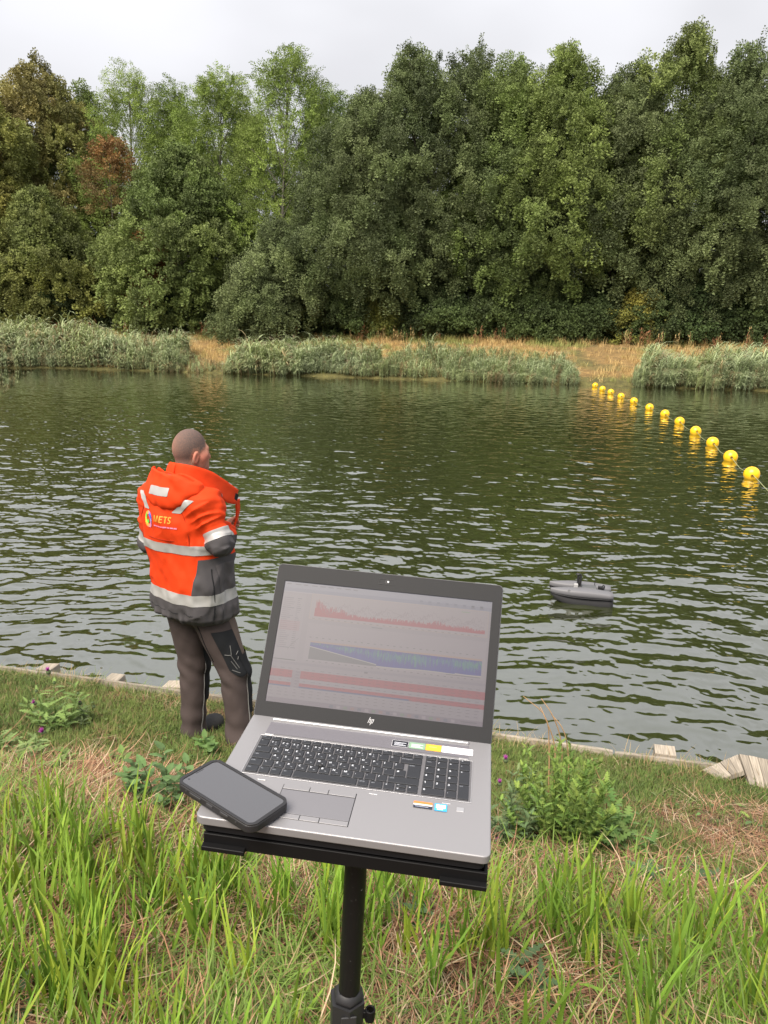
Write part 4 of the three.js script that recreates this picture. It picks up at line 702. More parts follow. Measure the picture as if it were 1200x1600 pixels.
// a cloth sheet with thickness between two edges, each given by points
function sheet(A, B, th, bulge = 0, nu = 28, nv = 8) {
  const ca = new THREE.CatmullRomCurve3(A.map(p => V3(...p))), cb = new THREE.CatmullRomCurve3(B.map(p => V3(...p))), G = [], pos = [], idx = [];
  for (let j = 0; j <= nv; j++) for (let i = 0; i <= nu; i++) G.push(ca.getPoint(i / nu).lerp(cb.getPoint(i / nu), j / nv));
  const id = (i, j) => j * (nu + 1) + i, nrm = (i, j) => { const a = G[id(Math.min(i + 1, nu), j)].clone().sub(G[id(Math.max(i - 1, 0), j)]), b = G[id(i, Math.min(j + 1, nv))].clone().sub(G[id(i, Math.max(j - 1, 0))]); return a.cross(b).normalize(); };
  for (const s of [1, -1]) for (let j = 0; j <= nv; j++) for (let i = 0; i <= nu; i++) { const edge = Math.min(j, nv - j) / nv < 0.01 || i === 0 || i === nu ? 0.55 : 1, p = G[id(i, j)].clone().addScaledVector(nrm(i, j), s * th / 2 * edge + bulge * Math.sin(Math.PI * j / nv) + 0.004 * (noise3(i * 0.7, j * 0.8, 3) - 0.5)); pos.push(p.x, p.y, p.z); }
  const m = (nu + 1) * (nv + 1);
  for (let j = 0; j < nv; j++) for (let i = 0; i < nu; i++) { const a = id(i, j), b = a + 1, c = a + nu + 1, d = c + 1; idx.push(a, b, c, b, d, c, m + a, m + c, m + b, m + b, m + c, m + d); }
  for (let i = 0; i < nu; i++) { for (const [j, f] of [[0, 1], [nv, 0]]) { const a = id(i, j), b = a + 1; f ? idx.push(a, m + a, b, b, m + a, m + b) : idx.push(a, b, m + a, b, m + b, m + a); } }
  for (let j = 0; j < nv; j++) { for (const [i, f] of [[0, 0], [nu, 1]]) { const a = id(i, j), b = id(i, j + 1); f ? idx.push(a, m + a, b, b, m + a, m + b) : idx.push(a, b, m + a, b, m + b, m + a); } }
  return bufferGeo(pos, idx);
}
{
  const man = thing('person', 'person seen from behind in orange hi-vis jacket and brown work trousers at the water edge', 'person');
  const foot = onLevel(308, 1152, 0.41); man.position.set(foot.x + 0.03, groundY(foot.x, foot.z) - 0.015, foot.z); man.rotation.y = -35 * Math.PI / 180;
  // joints (x his right, y up, z behind him)
  const SR = [0.165, 1.44, 0.062], ER = [0.262, 1.245, 0.060], WR = [0.058, 1.222, -0.170], SL = [-0.225, 1.425, 0.055], EL = [-0.305, 1.150, 0.055], WL = [-0.13, 1.150, -0.215];
  const HL = [-0.085, 0.87, 0.02], KL = [-0.058, 0.47, -0.012], AL = [-0.046, 0.085, 0.03], HR = [0.088, 0.87, 0.012], KR = [0.222, 0.47, -0.055], AR = [0.295, 0.085, -0.02];
  const orange = lin(0.60, 0.040, 0.0025);
  const weave = dataTex(128, 128, (i, j) => { const n = 0.5 + 0.25 * Math.sin(i * Math.PI / 4) * Math.sin(j * Math.PI / 4) + 0.2 * (noise3(i / 3, j / 3, 1) - 0.5); return [n, n, n]; }, false);
  const cloth = (c, o = {}) => new THREE.MeshPhysicalMaterial({ color: c, roughness: 0.78, sheen: 0.25, sheenRoughness: 0.6, sheenColor: c.clone().multiplyScalar(0.6), specularIntensity: 0.5, ...o });
  const mOrange = cloth(orange), mGrey = cloth(lin(0.060, 0.056, 0.059)), mGreyLight = cloth(lin(0.080, 0.073, 0.075)), mTape = new THREE.MeshPhysicalMaterial({ color: lin(0.36, 0.355, 0.345), roughness: 0.42, metalness: 0.15 });
  const mBrown = cloth(lin(0.062, 0.047, 0.044)), mTan = cloth(lin(0.11, 0.082, 0.068)), mBlack = cloth(lin(0.011, 0.012, 0.014)), mBoot = std(0.028, 0.026, 0.025, 0.7), mSole = std(0.012, 0.012, 0.012, 0.8), mPipe = std(0.17, 0.165, 0.16, 0.7), mStitch = std(0.11, 0.11, 0.105, 0.7);

  // --- body: head, neck, torso and limbs as one skin
  const HY = 0.26, hc = Math.cos(HY), hs = Math.sin(HY), HC = [0.0, 1.672, -0.005];
  const toHead = (x, y, z) => { const a = x - HC[0], b = y - HC[1], c = (z - HC[2]) * 1.06; return [a * hc + c * hs, b + c * 0.05, -a * hs + c * hc]; };
  const headSdf = (X, Y, Z) => {
    const [x, y, z] = toHead(X, Y, Z), ax = Math.abs(x);
    let d = ell(x, y, z, [0, 0.032, 0.012], [0.0735, 0.097, 0.092]);
    d = smin(d, ell(x, y, z, [0, -0.035, -0.035], [0.064, 0.072, 0.062]), 0.05);
    d = smin(d, ell(x, y, z, [0, -0.088, -0.070], [0.030, 0.022, 0.024]), 0.04);                 // chin
    d = smin(d, ell(ax, y, z, [0.055, -0.055, -0.012], [0.016, 0.030, 0.030]), 0.03);              // jaw corner
    d = smin(d, cap(ax, y, z, [0.012, 0.024, -0.083], [0.045, 0.022, -0.070], 0.010, 0.010), 0.02); // brow
    d = smax(d, -ell(ax, y, z, [0.031, 0.004, -0.096], [0.017, 0.012, 0.018]), 0.012);              // eye sockets
    d = smin(d, ell(ax, y, z, [0.031, 0.003, -0.079], [0.0125, 0.0115, 0.0115]), 0.004);            // eyes
    d = smin(d, cap(x, y, z, [0, 0.010, -0.088], [0, -0.030, -0.105], 0.0085, 0.012), 0.014);       // nose
    d = smin(d, ell(ax, y, z, [0.012, -0.033, -0.100], [0.008, 0.007, 0.010]), 0.008);
    d = smin(d, cap(ax, y, z, [0, -0.054, -0.096], [0.020, -0.057, -0.088], 0.0055, 0.004), 0.006); // lips
    d = smin(d, cap(ax, y, z, [0, -0.064, -0.094], [0.017, -0.063, -0.087], 0.006, 0.004), 0.006);
    d = smin(d, cap(ax, y, z, [0.058, -0.010, -0.055], [0.062, -0.02, -0.03], 0.012, 0.012), 0.03); // cheekbone
    let e = ell(ax - 0.12 * (z - 0.015), y, z + 0.25 * (y + 0.01), [0.0805, -0.012, 0.016], [0.010, 0.033, 0.020]);
    e = smax(e, -ell(ax - 0.12 * (z - 0.015), y, z + 0.25 * (y + 0.01), [0.0915, -0.010, 0.012], [0.008, 0.021, 0.011]), 0.006);
    d = smin(d, e, 0.008);
    return smin(d, cap(x, y, z, [0, -0.06, 0.030], [0, -0.22, 0.055], 0.056, 0.066), 0.03);
  };
  const torsoIn = sections([[0.80, 0, 0.02, 0.15, 0.11], [1.0, 0, 0.02, 0.145, 0.105], [1.25, 0, 0.02, 0.165, 0.115], [1.40, 0, 0.025, 0.16, 0.10], [1.47, 0, 0.03, 0.09, 0.075], [1.50, 0, 0.035, 0.066, 0.066]]);
  const bodySdf = (x, y, z) => {
    let d = torsoIn(x, y, z);
    for (const [s, e, w] of [[SR, ER, WR], [SL, EL, WL]]) d = smin(d, Math.min(cap(x, y, z, s, e, 0.050, 0.042), cap(x, y, z, e, w, 0.042, 0.028)), 0.04);
    for (const [h, k, a] of [[HL, KL, AL], [HR, KR, AR]]) d = smin(d, Math.min(cap(x, y, z, h, k, 0.082, 0.055), cap(x, y, z, k, a, 0.052, 0.038)), 0.05);
    return d;
  };
  const handAt = (W, s, up) => { // palm and five curled fingers; s = +1 right, -1 left
    const F = []; const o = V3(...W), dir = V3(-s * 0.55, up, -0.83).normalize(), wide = V3(0, 1, 0).addScaledVector(dir, -dir.y).normalize(), inn = wide.clone().cross(dir).multiplyScalar(-s).normalize();
    const at = (a, b, c) => o.clone().addScaledVector(dir, a).addScaledVector(wide, b).addScaledVector(inn, c).toArray();
    F.push([at(-0.03, 0, 0), at(0.03, 0, 0), 0.027, 0.026]);
    for (let f = 0; f < 4; f++) { const b = 0.030 - f * 0.019, L = [0.9, 1, 0.93, 0.75][f], r = [0.0092, 0.0095, 0.009, 0.008][f], p0 = at(0.03, b * 0.8, 0.002), p1 = at(0.083, b, 0.004), p2 = at(0.083 + 0.034 * L, b * 1.02, 0.018), p3 = at(0.083 + 0.040 * L, b, 0.040 * L + 0.008), p4 = at(0.083 + 0.026 * L, b * 0.98, 0.058 * L); F.push([p0, p1, 0.012, r * 1.12], [p1, p2, r * 1.1, r], [p2, p3, r, r * 0.92], [p3, p4, r * 0.92, r * 0.8]); }
    F.push([at(0.015, 0.018, 0.012), at(0.045, 0.046, 0.030), 0.014, 0.0105], [at(0.045, 0.046, 0.030), at(0.078, 0.050, 0.040), 0.0105, 0.0095], [at(0.078, 0.050, 0.040), at(0.100, 0.044, 0.046), 0.0095, 0.008]);
    const sdf = (x, y, z) => { let d = 1; for (const [a, b, r0, r1] of F) d = Math.min(d === 1 ? 1 : d, cap(x, y, z, a, b, r0, r1)) ; let e = 1; for (let i = 0; i < F.length; i++) e = i ? smin(e, cap(x, y, z, F[i][0], F[i][1], F[i][2], F[i][3]), 0.0045) : cap(x, y, z, F[i][0], F[i][1], F[i][2], F[i][3]); return e; };
    const all = F.flatMap(q => [q[0], q[1]]), lo = [0, 1, 2].map(i => Math.min(...all.map(q => q[i])) - 0.035), hi = [0, 1, 2].map(i => Math.max(...all.map(q => q[i])) + 0.035);
    return netMesh(sdf, lo, hi, 0.0034);
  };
  const headG = netMesh(headSdf, [-0.135, 1.46, -0.16], [0.135, 1.83, 0.16], 0.0036);
  const bodyG = join([netMesh(bodySdf, [-0.36, 0.03, -0.32], [0.40, 1.53, 0.22], 0.014), headG, handAt(WR, 1, 0.12), handAt(WL, -1, 0.10)]);
  const skin = [0.36, 0.175, 0.12], pink = [0.40, 0.145, 0.10], hairC = [0.058, 0.049, 0.046];
  { const P = bodyG.attributes.position, c = []; for (let i = 0; i < P.count; i++) { const [x, y, z] = toHead(P.getX(i), P.getY(i), P.getZ(i)), inHead = P.getY(i) > 1.5 ? 1 : 0; const red = inHead * (Math.exp(-(((Math.abs(x) - 0.085) / 0.02) ** 2 + ((y + 0.01) / 0.045) ** 2)) + 0.7 * Math.exp(-((x / 0.03) ** 2 + ((y + 0.03) / 0.03) ** 2 + ((z + 0.11) / 0.03) ** 2))), n = 0.88 + 0.24 * noise3(P.getX(i) * 60, P.getY(i) * 60, P.getZ(i) * 60);
      const eye = inHead && z < -0.082 && Math.hypot(Math.abs(x) - 0.031, (y - 0.003) * 1.4) < 0.0085; for (let k = 0; k < 3; k++) c.push(eye ? (Math.hypot(Math.abs(x) - 0.031, y - 0.003) < 0.0042 ? 0.03 : 0.6) : lerp(skin[k], pink[k], clamp(red)) * n); }
    bodyG.setAttribute('color', new THREE.Float32BufferAttribute(c, 3)); }
  const body = part('body', bodyG, new THREE.MeshPhysicalMaterial({ vertexColors: true, roughness: 0.55, specularIntensity: 0.5 }), man);
  // close cropped hair, thinner at the crown
  const hairLine = (X, Y, Z) => { const [x, y, z] = toHead(X, Y, Z), ax = Math.abs(x); const front = 0.058 + 0.018 * Math.cos(x * 40), low = z > 0.028 ? -0.062 + 0.02 * sstep(0.03, 0.1, z) * 0 : lerp(0.052, 0.005, clamp((z + 0.075) / 0.075)); let g = Math.min(y - (z > -0.068 ? low : front), z > 0.028 ? 1 : 1); const ear = Math.hypot((z - 0.010) / 0.026, (y + 0.012) / 0.042); if (ax > 0.055) g = Math.min(g, (ear - 1) * 0.03); if (z < -0.06) g = Math.min(g, y - 0.062); return g + (noise3(X * 260, Y * 260, Z * 260) - 0.5) * 0.016; };
  const hairG = regionOf(headG, hairLine, 0.0018);
  { const P = hairG.attributes.position, c = []; for (let i = 0; i < P.count; i++) { const X = P.getX(i), Y = P.getY(i), Z = P.getZ(i), [x, y, z] = toHead(X, Y, Z); const thin = 0.72 * Math.exp(-(((x + 0.035) / 0.06) ** 2 + ((y - 0.04) / 0.06) ** 2 + ((z - 0.085) / 0.07) ** 2)) + 0.5 * sstep(0.014, 0.0, hairLine(X, Y, Z)) + 0.45 * sstep(0.0, -0.06, y) + 0.16, n = noise3(X * 420, Y * 420, Z * 420), k = clamp(thin + (n - 0.5) * 0.32); for (let q = 0; q < 3; q++) c.push(lerp(hairC[q], skin[q] * 0.92, k)); }
    hairG.setAttribute('color', new THREE.Float32BufferAttribute(c, 3)); }
  part('hair', hairG, new THREE.MeshPhysicalMaterial({ vertexColors: true, roughness: 0.85, sheen: 0.4, sheenRoughness: 0.5 }), man);

  // --- jacket
  const ridge = (x, y, z) => 1 - Math.abs(2 * noise3(x, y, z) - 1);
  const torso = sections([[0.785, 0.0, 0.020, 0.218, 0.155], [0.82, 0.0, 0.022, 0.242, 0.178], [0.88, 0, 0.022, 0.250, 0.182], [0.98, 0, 0.020, 0.244, 0.176], [1.12, -0.012, 0.024, 0.238, 0.168], [1.24, -0.026, 0.036, 0.238, 0.164], [1.34, -0.032, 0.052, 0.230, 0.156], [1.42, -0.032, 0.060, 0.200, 0.132], [1.48, -0.020, 0.056, 0.150, 0.112], [1.54, -0.006, 0.046, 0.100, 0.094]]);
  const armD = (x, y, z, S, E, W) => { const f = along(x, y, z, E, W), u = along(x, y, z, S, E); const fold = -0.011 * (Math.max(0, 1 - Math.abs(2 * noise3(u * 5 + x * 4, z * 5 + u * 3, 4) - 1) * 1.6)) + 0.004 + 0.0075 * (noise3(f * 9 + 3, x * 6, 5) - 0.5) * 2 + 0.006 * (noise3(u * 7, z * 9, 9) - 0.5) * 2; return smin(cap(x, y, z, S, E, 0.082, 0.066), cap(x, y, z, E, W, 0.064, 0.052), 0.02) + fold; };
  const folds = (x, y, z) => -0.020 * ridge(x * 5 + y * 4, y * 6 - x * 3, z * 5 + 1) * ridge(x * 4, y * 3, z * 4) + 0.008 + 0.013 * (noise3(x * 8 + y * 3, y * 5, z * 8 + 2) - 0.5) + 0.009 * (noise3(x * 17 + 1, y * 6 + x * 8, z * 17) - 0.5) + 0.008 * (noise3(x * 30 + y * 9, y * 20 - x * 8, z * 30) - 0.5) + (y < 0.90 ? 0.022 * (noise3(Math.atan2(z, x) * 9, y * 10, 1) - 0.5) * sstep(0.90, 0.81, y) : 0);
  const jacketSdf = (x, y, z) => {
    const t = torso(x, y, z) * 0.86 - 0.004, a = Math.min(armD(x, y, z, SR, ER, WR), armD(x, y, z, SL, EL, WL)), k = lerp(0.022, 0.10, sstep(1.28, 1.44, y));
    let d = smin(t, a, k) + folds(x, y, z);
    d = smax(d, 0.790 - y - 0.01 * Math.sin(x * 9), 0.02);
    for (const [E, W] of [[ER, WR], [EL, WL]]) { const f = along(x, y, z, E, W); if (f > 0.5 && cap(x, y, z, E, W, 0.08, 0.08) < 0.02) d = Math.max(d, (f - 0.93) * 0.3); }
    return d;
  };
  const jG = netMesh(jacketSdf, [-0.40, 0.72, -0.36], [0.40, 1.58, 0.27], 0.0068);
  const jacket = part('jacket', jG, mOrange, man);
  const armR = (x, y, z) => armD(x, y, z, SR, ER, WR), armL = (x, y, z) => armD(x, y, z, SL, EL, WL);
  const onArm = (x, y, z) => torso(x, y, z) * 0.86 - 0.004 - Math.min(armR(x, y, z), armL(x, y, z));          // > 0 on the sleeves
  const wob = (x, z, s) => 0.004 * (noise3(x * 12, z * 12, s) - 0.5);
  // grey panels: hem, both sides, sleeve ends
  const sidePanel = (x, y, z) => Math.min(Math.abs(x + 0.01) - (0.172 + 0.09 * (y - 0.9)), 1.150 - y);
  const greyTorso = (x, y, z) => Math.min(-onArm(x, y, z), Math.max(0.905 - y, sidePanel(x, y, z)));
  const sleeveGrey = (x, y, z) => { const S = x > 0 ? SR : SL, E = x > 0 ? ER : EL, W = x > 0 ? WR : WL, u = along(x, y, z, S, E), f = along(x, y, z, E, W); const below = (E[1] + f * (W[1] - E[1]) + 0.030 - f * 0.08 - y); return Math.min(onArm(x, y, z), Math.max(Math.min(u - 0.93, 0.6 - f), Math.min(below * 4, f - 0.02))); };
  part('hem_and_side_panel', regionOf(jG, greyTorso, 0.0012), mGrey, jacket, { label: 'grey hem and side panels' });
  part('sleeve_panel', regionOf(jG, (x, y, z) => x > 0 ? sleeveGrey(x, y, z) : -1, 0.0012), mGrey, jacket);
  part('sleeve_panel', regionOf(jG, (x, y, z) => x < 0 ? sleeveGrey(x, y, z) : -1, 0.0012), mGrey, jacket);
  part('front_side_panel', regionOf(jG, (x, y, z) => Math.min(-onArm(x, y, z), 0.055 - z + (y - 0.9) * 0.05, Math.abs(x) - 0.10, 1.115 - y, y - 0.79), 0.0024), mGreyLight, jacket, { label: 'lighter grey front side panels' });
  // reflective tape
  part('reflective_band', regionOf(jG, (x, y, z) => Math.min(-onArm(x, y, z) + 0.004, 0.0255 - Math.abs(y - 1.200 - wob(x, z, 3))), 0.0030), mTape, jacket);
  part('reflective_band', regionOf(jG, (x, y, z) => Math.min(-onArm(x, y, z), 0.030 - Math.abs(y - 0.935 - wob(x, z, 6)), Math.max(0.018 - z > 0 ? 0 : 1, Math.abs(z - 0.045) - 0.008)), 0.0034), mTape, jacket);
  for (const s of [1, -1]) part('reflective_band', regionOf(jG, (x, y, z) => { if (x * s < 0) return -1; const S = x > 0 ? SR : SL, E = x > 0 ? ER : EL, u = along(x, y, z, S, E), f = along(x, y, z, E, x > 0 ? WR : WL); return Math.min(onArm(x, y, z), 0.115 - Math.abs(u - 0.82), 0.30 - f); }, 0.0030), mTape, jacket);
  for (const s of [1, -1]) part('reflective_band', regionOf(jG, (x, y, z) => Math.min(0.017 - Math.abs((x + 0.02) * s - 0.092 - (y - 1.385) * 1.15) * 0.66, y - 1.392, 1.468 - y, x * s), 0.0030), mTape, jacket); // over the shoulders
  // pocket seam on the side panel
  const seamAt = (x0, y0, dirx, dirz) => { let r = 0.35; for (let k = 0; k < 120; k++) { if (jacketSdf(dirx * r, y0, 0.02 + dirz * r) < 0) break; r -= 0.003; } return V3(dirx * (r + 0.003), y0, 0.02 + dirz * (r + 0.003)); };
  part('pocket_seam', tube(Array.from({ length: 9 }, (_, i) => seamAt(0, lerp(1.10, 0.80, i / 8), 0.955 - 0.03 * Math.sin(i), 0.296)), 0.003, 0.003, 6, 24), mBlack, jacket);
  // sewn seams on the back, found by feeling for the cloth from behind
  const mSeam = cloth(lin(0.30, 0.018, 0.002)), backAt = (x, y) => { let z = 0.32; while (z > -0.1 && jacketSdf(x, y, z) > 0) z -= 0.003; return V3(x, y, z + 0.0015); };
  for (const pts of [[[0.105, 1.415], [0.132, 1.35], [0.146, 1.28], [0.150, 1.225]], [[-0.165, 1.41], [-0.195, 1.34], [-0.207, 1.27], [-0.205, 1.225]], [[-0.20, 1.245], [-0.10, 1.243], [0.0, 1.242], [0.14, 1.243]]])
    part('seam', tube(pts.map(p => backAt(...p)), 0.0022, 0.0022, 5, 24), mSeam, jacket);
  part('hem_seam', tube(Array.from({ length: 14 }, (_, i) => backAt(lerp(-0.215, 0.215, i / 13), 0.852 + 0.004 * Math.sin(i * 2.1))), 0.0022, 0.0022, 5, 60), mBlack, jacket);
  // print on the back: a ring of coloured dabs beside the word, a fine line of print below
  const logo = canvasTex(1024, 384, (c, w, h) => { c.clearRect(0, 0, w, h); const cols = ['#e88a9a', '#7f7fd0', '#3c63c8', '#8f8fd8', '#c98ad0', '#ee8ab0', '#f09a70', '#f0b040', '#d8c83a', '#9ad24a', '#5cc84e', '#f0a83c'];
    for (let k = 0; k < 24; k++) { const a = k / 24 * 6.283 - 1.6; c.save(); c.translate(190 + Math.cos(a) * 108, 190 + Math.sin(a) * 128); c.rotate(a + 0.5); c.fillStyle = cols[Math.floor(k / 2)]; c.globalAlpha = 0.85; c.beginPath(); c.ellipse(0, 0, 40, 22, 0, 0, 7); c.fill(); c.restore(); }
    c.fillStyle = '#5cc84e'; c.beginPath(); c.ellipse(165, 235, 34, 40, 0.4, 0, 7); c.fill(); c.fillStyle = '#3c63c8'; c.beginPath(); c.ellipse(240, 110, 34, 26, 0.5, 0, 7); c.fill();
    c.globalAlpha = 1; c.font = 'bold 172px sans-serif'; c.fillStyle = '#dc9030'; c.fillText('METS', 388, 200, 600);
    c.fillStyle = '#ef86a6'; for (const [x, q] of [[390, 60], [462, 40], [514, 70], [596, 36], [644, 82], [738, 50], [800, 74], [886, 60]]) c.fillRect(x, 262, q, 26); });
  const LX0 = -0.158, LX1 = 0.118, LY0 = 1.285, LY1 = 1.392;
  part('print', regionOf(jG, (x, y, z) => Math.min(x - LX0, LX1 - x, y - LY0, LY1 - y, z - 0.08), 0.0026, (x, y) => [(x - LX0) / (LX1 - LX0), (y - LY0) / (LY1 - LY0)]), new THREE.MeshStandardMaterial({ map: logo, transparent: true, roughness: 0.6 }), jacket);
  // hood lying on the back, open at its top
  const hoodSdf = (x, y, z) => {
    const xx = x + 0.008, half = 0.178 - 0.02 * sstep(1.5, 1.58, y) * 0, lowY = 1.505, q = y < lowY ? Math.hypot(xx / half, (y - lowY) / 0.098) : Math.abs(xx) / half, d2 = (q - 1) * 0.11, zc = 0.152 + 0.030 * sstep(1.58, 1.44, y) - 1.7 * xx * xx, th = 0.022 + 0.015 * Math.sin(clamp((1.585 - y) / 0.19) * Math.PI) ;
    let d = smax(smax(d2, Math.abs(z - zc) - th, 0.035), y - (1.585 - 0.10 * xx - 0.25 * Math.max(0, xx - 0.09)), 0.012);
    d += 0.016 * (noise3(x * 14, y * 16 + x * 10, 4) - 0.5) - 0.008 * ridge(x * 6, y * 13 + x * 4, 2) + 0.006 * (noise3(x * 34, y * 24, 8) - 0.5);
    const slit = Math.max(Math.abs(z - zc + 0.004) - 0.012, 1.53 - y, Math.abs(xx) - 0.155);
    return smax(d, -slit, 0.008);
  };
  const hG = netMesh(hoodSdf, [-0.23, 1.37, 0.0], [0.22, 1.62, 0.27], 0.0058), hood = part('hood', hG, mOrange, jacket);
  part('reflective_patch', regionOf(hG, (x, y, z, nx, ny, nz) => Math.min(0.070 - Math.abs(x + 0.018), 0.0215 - Math.abs(y - 1.500), nz - 0.15), 0.0028), mTape, hood);
  part('hood_lining', sheet([[-0.16, 1.572, 0.088], [-0.08, 1.578, 0.132], [0, 1.58, 0.142], [0.08, 1.57, 0.126], [0.14, 1.555, 0.085]], [[-0.15, 1.55, 0.085], [-0.08, 1.55, 0.130], [0, 1.55, 0.14], [0.08, 1.545, 0.124], [0.13, 1.535, 0.08]], 0.008), mGrey, hood);
  // collar, standing at the neck and falling open to the front
  const colTop = s => [[0.0, 1.634, 0.098], [s * 0.055, 1.632, 0.088], [s * 0.098, 1.618, 0.045], [s * 0.118, 1.585, -0.03], [s * 0.122, 1.520, -0.13], [s * 0.105, 1.452, -0.235]];
  const colLow = s => [[0.0, 1.50, 0.135], [s * 0.075, 1.50, 0.122], [s * 0.128, 1.492, 0.055], [s * 0.150, 1.465, -0.03], [s * 0.140, 1.405, -0.12], [s * 0.112, 1.375, -0.215]];
  const right = sheet(colTop(1), colLow(1), 0.013, 0.004), left = sheet(colTop(-1), colLow(-1), 0.013, 0.004);
  part('collar', join([right, left]), mOrange, jacket);
  part('collar_tab', rbox(0.004, 0.036, 0.030, 0.0018).rotateX(-0.55).rotateY(0.2).translate(0.118, 1.418, -0.208), mBlack, jacket, { label: 'black fastening tab on the collar' });
  for (const s of [1, -1]) part('front_flap', sheet([[s * 0.112, 1.40, -0.205], [s * 0.10, 1.32, -0.222], [s * 0.085, 1.20, -0.205], [s * 0.07, 1.02, -0.185]], [[s * 0.085, 1.395, -0.262], [s * 0.07, 1.31, -0.272], [s * 0.05, 1.19, -0.232], [s * 0.04, 1.02, -0.20]], 0.010), mOrange, jacket);

  // --- trousers
  const legD = (x, y, z, H, K, A, s) => { const c = cap(x, y, z, H, K, 0.113, 0.077), d = cap(x, y, z, K, [A[0], 0.02, A[2]], 0.074, 0.069); const st = sstep(0.34, 0.1, y), kn = Math.exp(-(((y - 0.46) / 0.09) ** 2));
    return smin(c, d, 0.03) + 0.0048 * st * Math.sin(y * 54 + 4 * noise3(x * 9, z * 9, s) + x * 14) * (0.4 + noise3(x * 8, y * 8, z * 8 + s)) + kn * 0.006 * Math.sin(y * 62 + x * 40 - z * 25 + s) * noise3(x * 14, y * 10, z * 14) - 0.010 * ridge(x * 5 + s, y * 7 + x * 6, z * 5) * ridge(x * 7, y * 4 + s, z * 7) + 0.012 * (noise3(x * 11, y * 6 + x * 6, z * 11 + s) - 0.5) + 0.006 * (noise3(x * 24, y * 15, z * 24) - 0.5); };
  const trSdf = (x, y, z) => { const l = legD(x, y, z, HL, KL, AL, 1), r = legD(x, y, z, HR, KR, AR, 5); let d = smin(smin(l, r, 0.035), ell(x, y, z, [0.0, 0.90, 0.02], [0.185, 0.16, 0.145]), 0.05); return Math.max(d, (x < 0.12 ? 0.050 : 0.046) - y + 0.01 * (noise3(x * 20, z * 20, 2) - 0.5)); };
  const tG = netMesh(trSdf, [-0.24, 0.02, -0.24], [0.44, 1.06, 0.22], 0.0064), trousers = part('trousers', tG, mBrown, man);
  const ang = (x, y, z, H, K, A) => { const t = y > K[1] ? (H[1] - y) / (H[1] - K[1]) : (K[1] - y) / (K[1] - A[1]), P = y > K[1] ? H : K, Q = y > K[1] ? K : A; return Math.atan2(z - lerp(P[2], Q[2], t), x - lerp(P[0], Q[0], t)) * 57.3; };
  const isR = (x, y) => x - lerp(0.02, 0.125, clamp((0.8 - y) / 0.75));
  const pocket = regionOf(tG, (x, y, z) => { if (isR(x, y) < 0) return -1; const a = ang(x, y, z, HR, KR, AR), mid = 20 + (0.62 - y) * -40; return Math.min((32 - Math.abs(a - mid)) * 0.002, (y - 0.475 - 0.00004 * (a - mid) ** 2), 0.735 - y); }, 0.006);
  part('thigh_pocket', pocket, mBlack, trousers, { label: 'black thigh pocket with pale stitching' });
  part('thigh_panel', regionOf(tG, (x, y, z) => { if (isR(x, y) < 0) return -1; const a = ang(x, y, z, HR, KR, AR); return Math.min((a + 95) * 0.002, (-13 - a) * 0.002 + (y - 0.6) * 0.05, y - 0.575, 0.80 - y); }, 0.002), mTan, trousers, { label: 'lighter tan thigh panel' });
  const padOf = (H, K, A, r) => (x, y, z) => { if ((isR(x, y) > 0) !== r) return -1; const a = ang(x, y, z, H, K, A); return Math.min((a + 140) * 0.002, (-4 - a - (0.45 - y) * 45) * 0.002, y - 0.255, 0.585 - y); };
  part('knee_pad', regionOf(tG, padOf(HR, KR, AR, true), 0.009), mBlack, trousers); part('knee_pad', regionOf(tG, padOf(HL, KL, AL, false), 0.009), mBlack, trousers);
  const onLeg = (H, K, A, y, a) => { const t = y > K[1] ? (H[1] - y) / (H[1] - K[1]) : (K[1] - y) / (K[1] - A[1]), P = y > K[1] ? H : K, Q = y > K[1] ? K : A, cx = lerp(P[0], Q[0], t), cz = lerp(P[2], Q[2], t), c = Math.cos(a / 57.3), s = Math.sin(a / 57.3); let r = 0.14; while (r > 0.03 && trSdf(cx + c * r, y, cz + s * r) > 0) r -= 0.002; return V3(cx + c * (r + 0.003), y, cz + s * (r + 0.003)); };
  part('side_piping', tube(Array.from({ length: 16 }, (_, i) => { const y = lerp(0.70, 0.07, i / 15); return onLeg(HR, KR, AR, y, -6 - sstep(0.6, 0.2, y) * 6); }), 0.0034, 0.0034, 6, 60), mPipe, trousers);
  part('side_piping', tube(Array.from({ length: 16 }, (_, i) => onLeg(HL, KL, AL, lerp(0.58, 0.07, i / 15), -8)), 0.0030, 0.0030, 6, 60), mPipe, trousers);
  part('back_seam', tube(Array.from({ length: 12 }, (_, i) => onLeg(HR, KR, AR, lerp(0.76, 0.55, i / 11), 92 + i)), 0.0022, 0.0022, 6, 30), mBlack, trousers);
  for (const [y0, a0, y1, a1] of [[0.655, 16, 0.600, 24], [0.600, 24, 0.606, 44], [0.615, -4, 0.598, 8], [0.585, 2, 0.570, 8], [0.570, 32, 0.520, 22], [0.520, 40, 0.498, 18], [0.60, 26, 0.525, 14]]) part('pocket_stitching', tube([0, 0.5, 1].map(t => onLeg(HR, KR, AR, lerp(y0, y1, t), lerp(a0, a1, t)).add(V3(0.004, 0, 0.003))), 0.0024, 0.0024, 6, 6), mStitch, trousers);
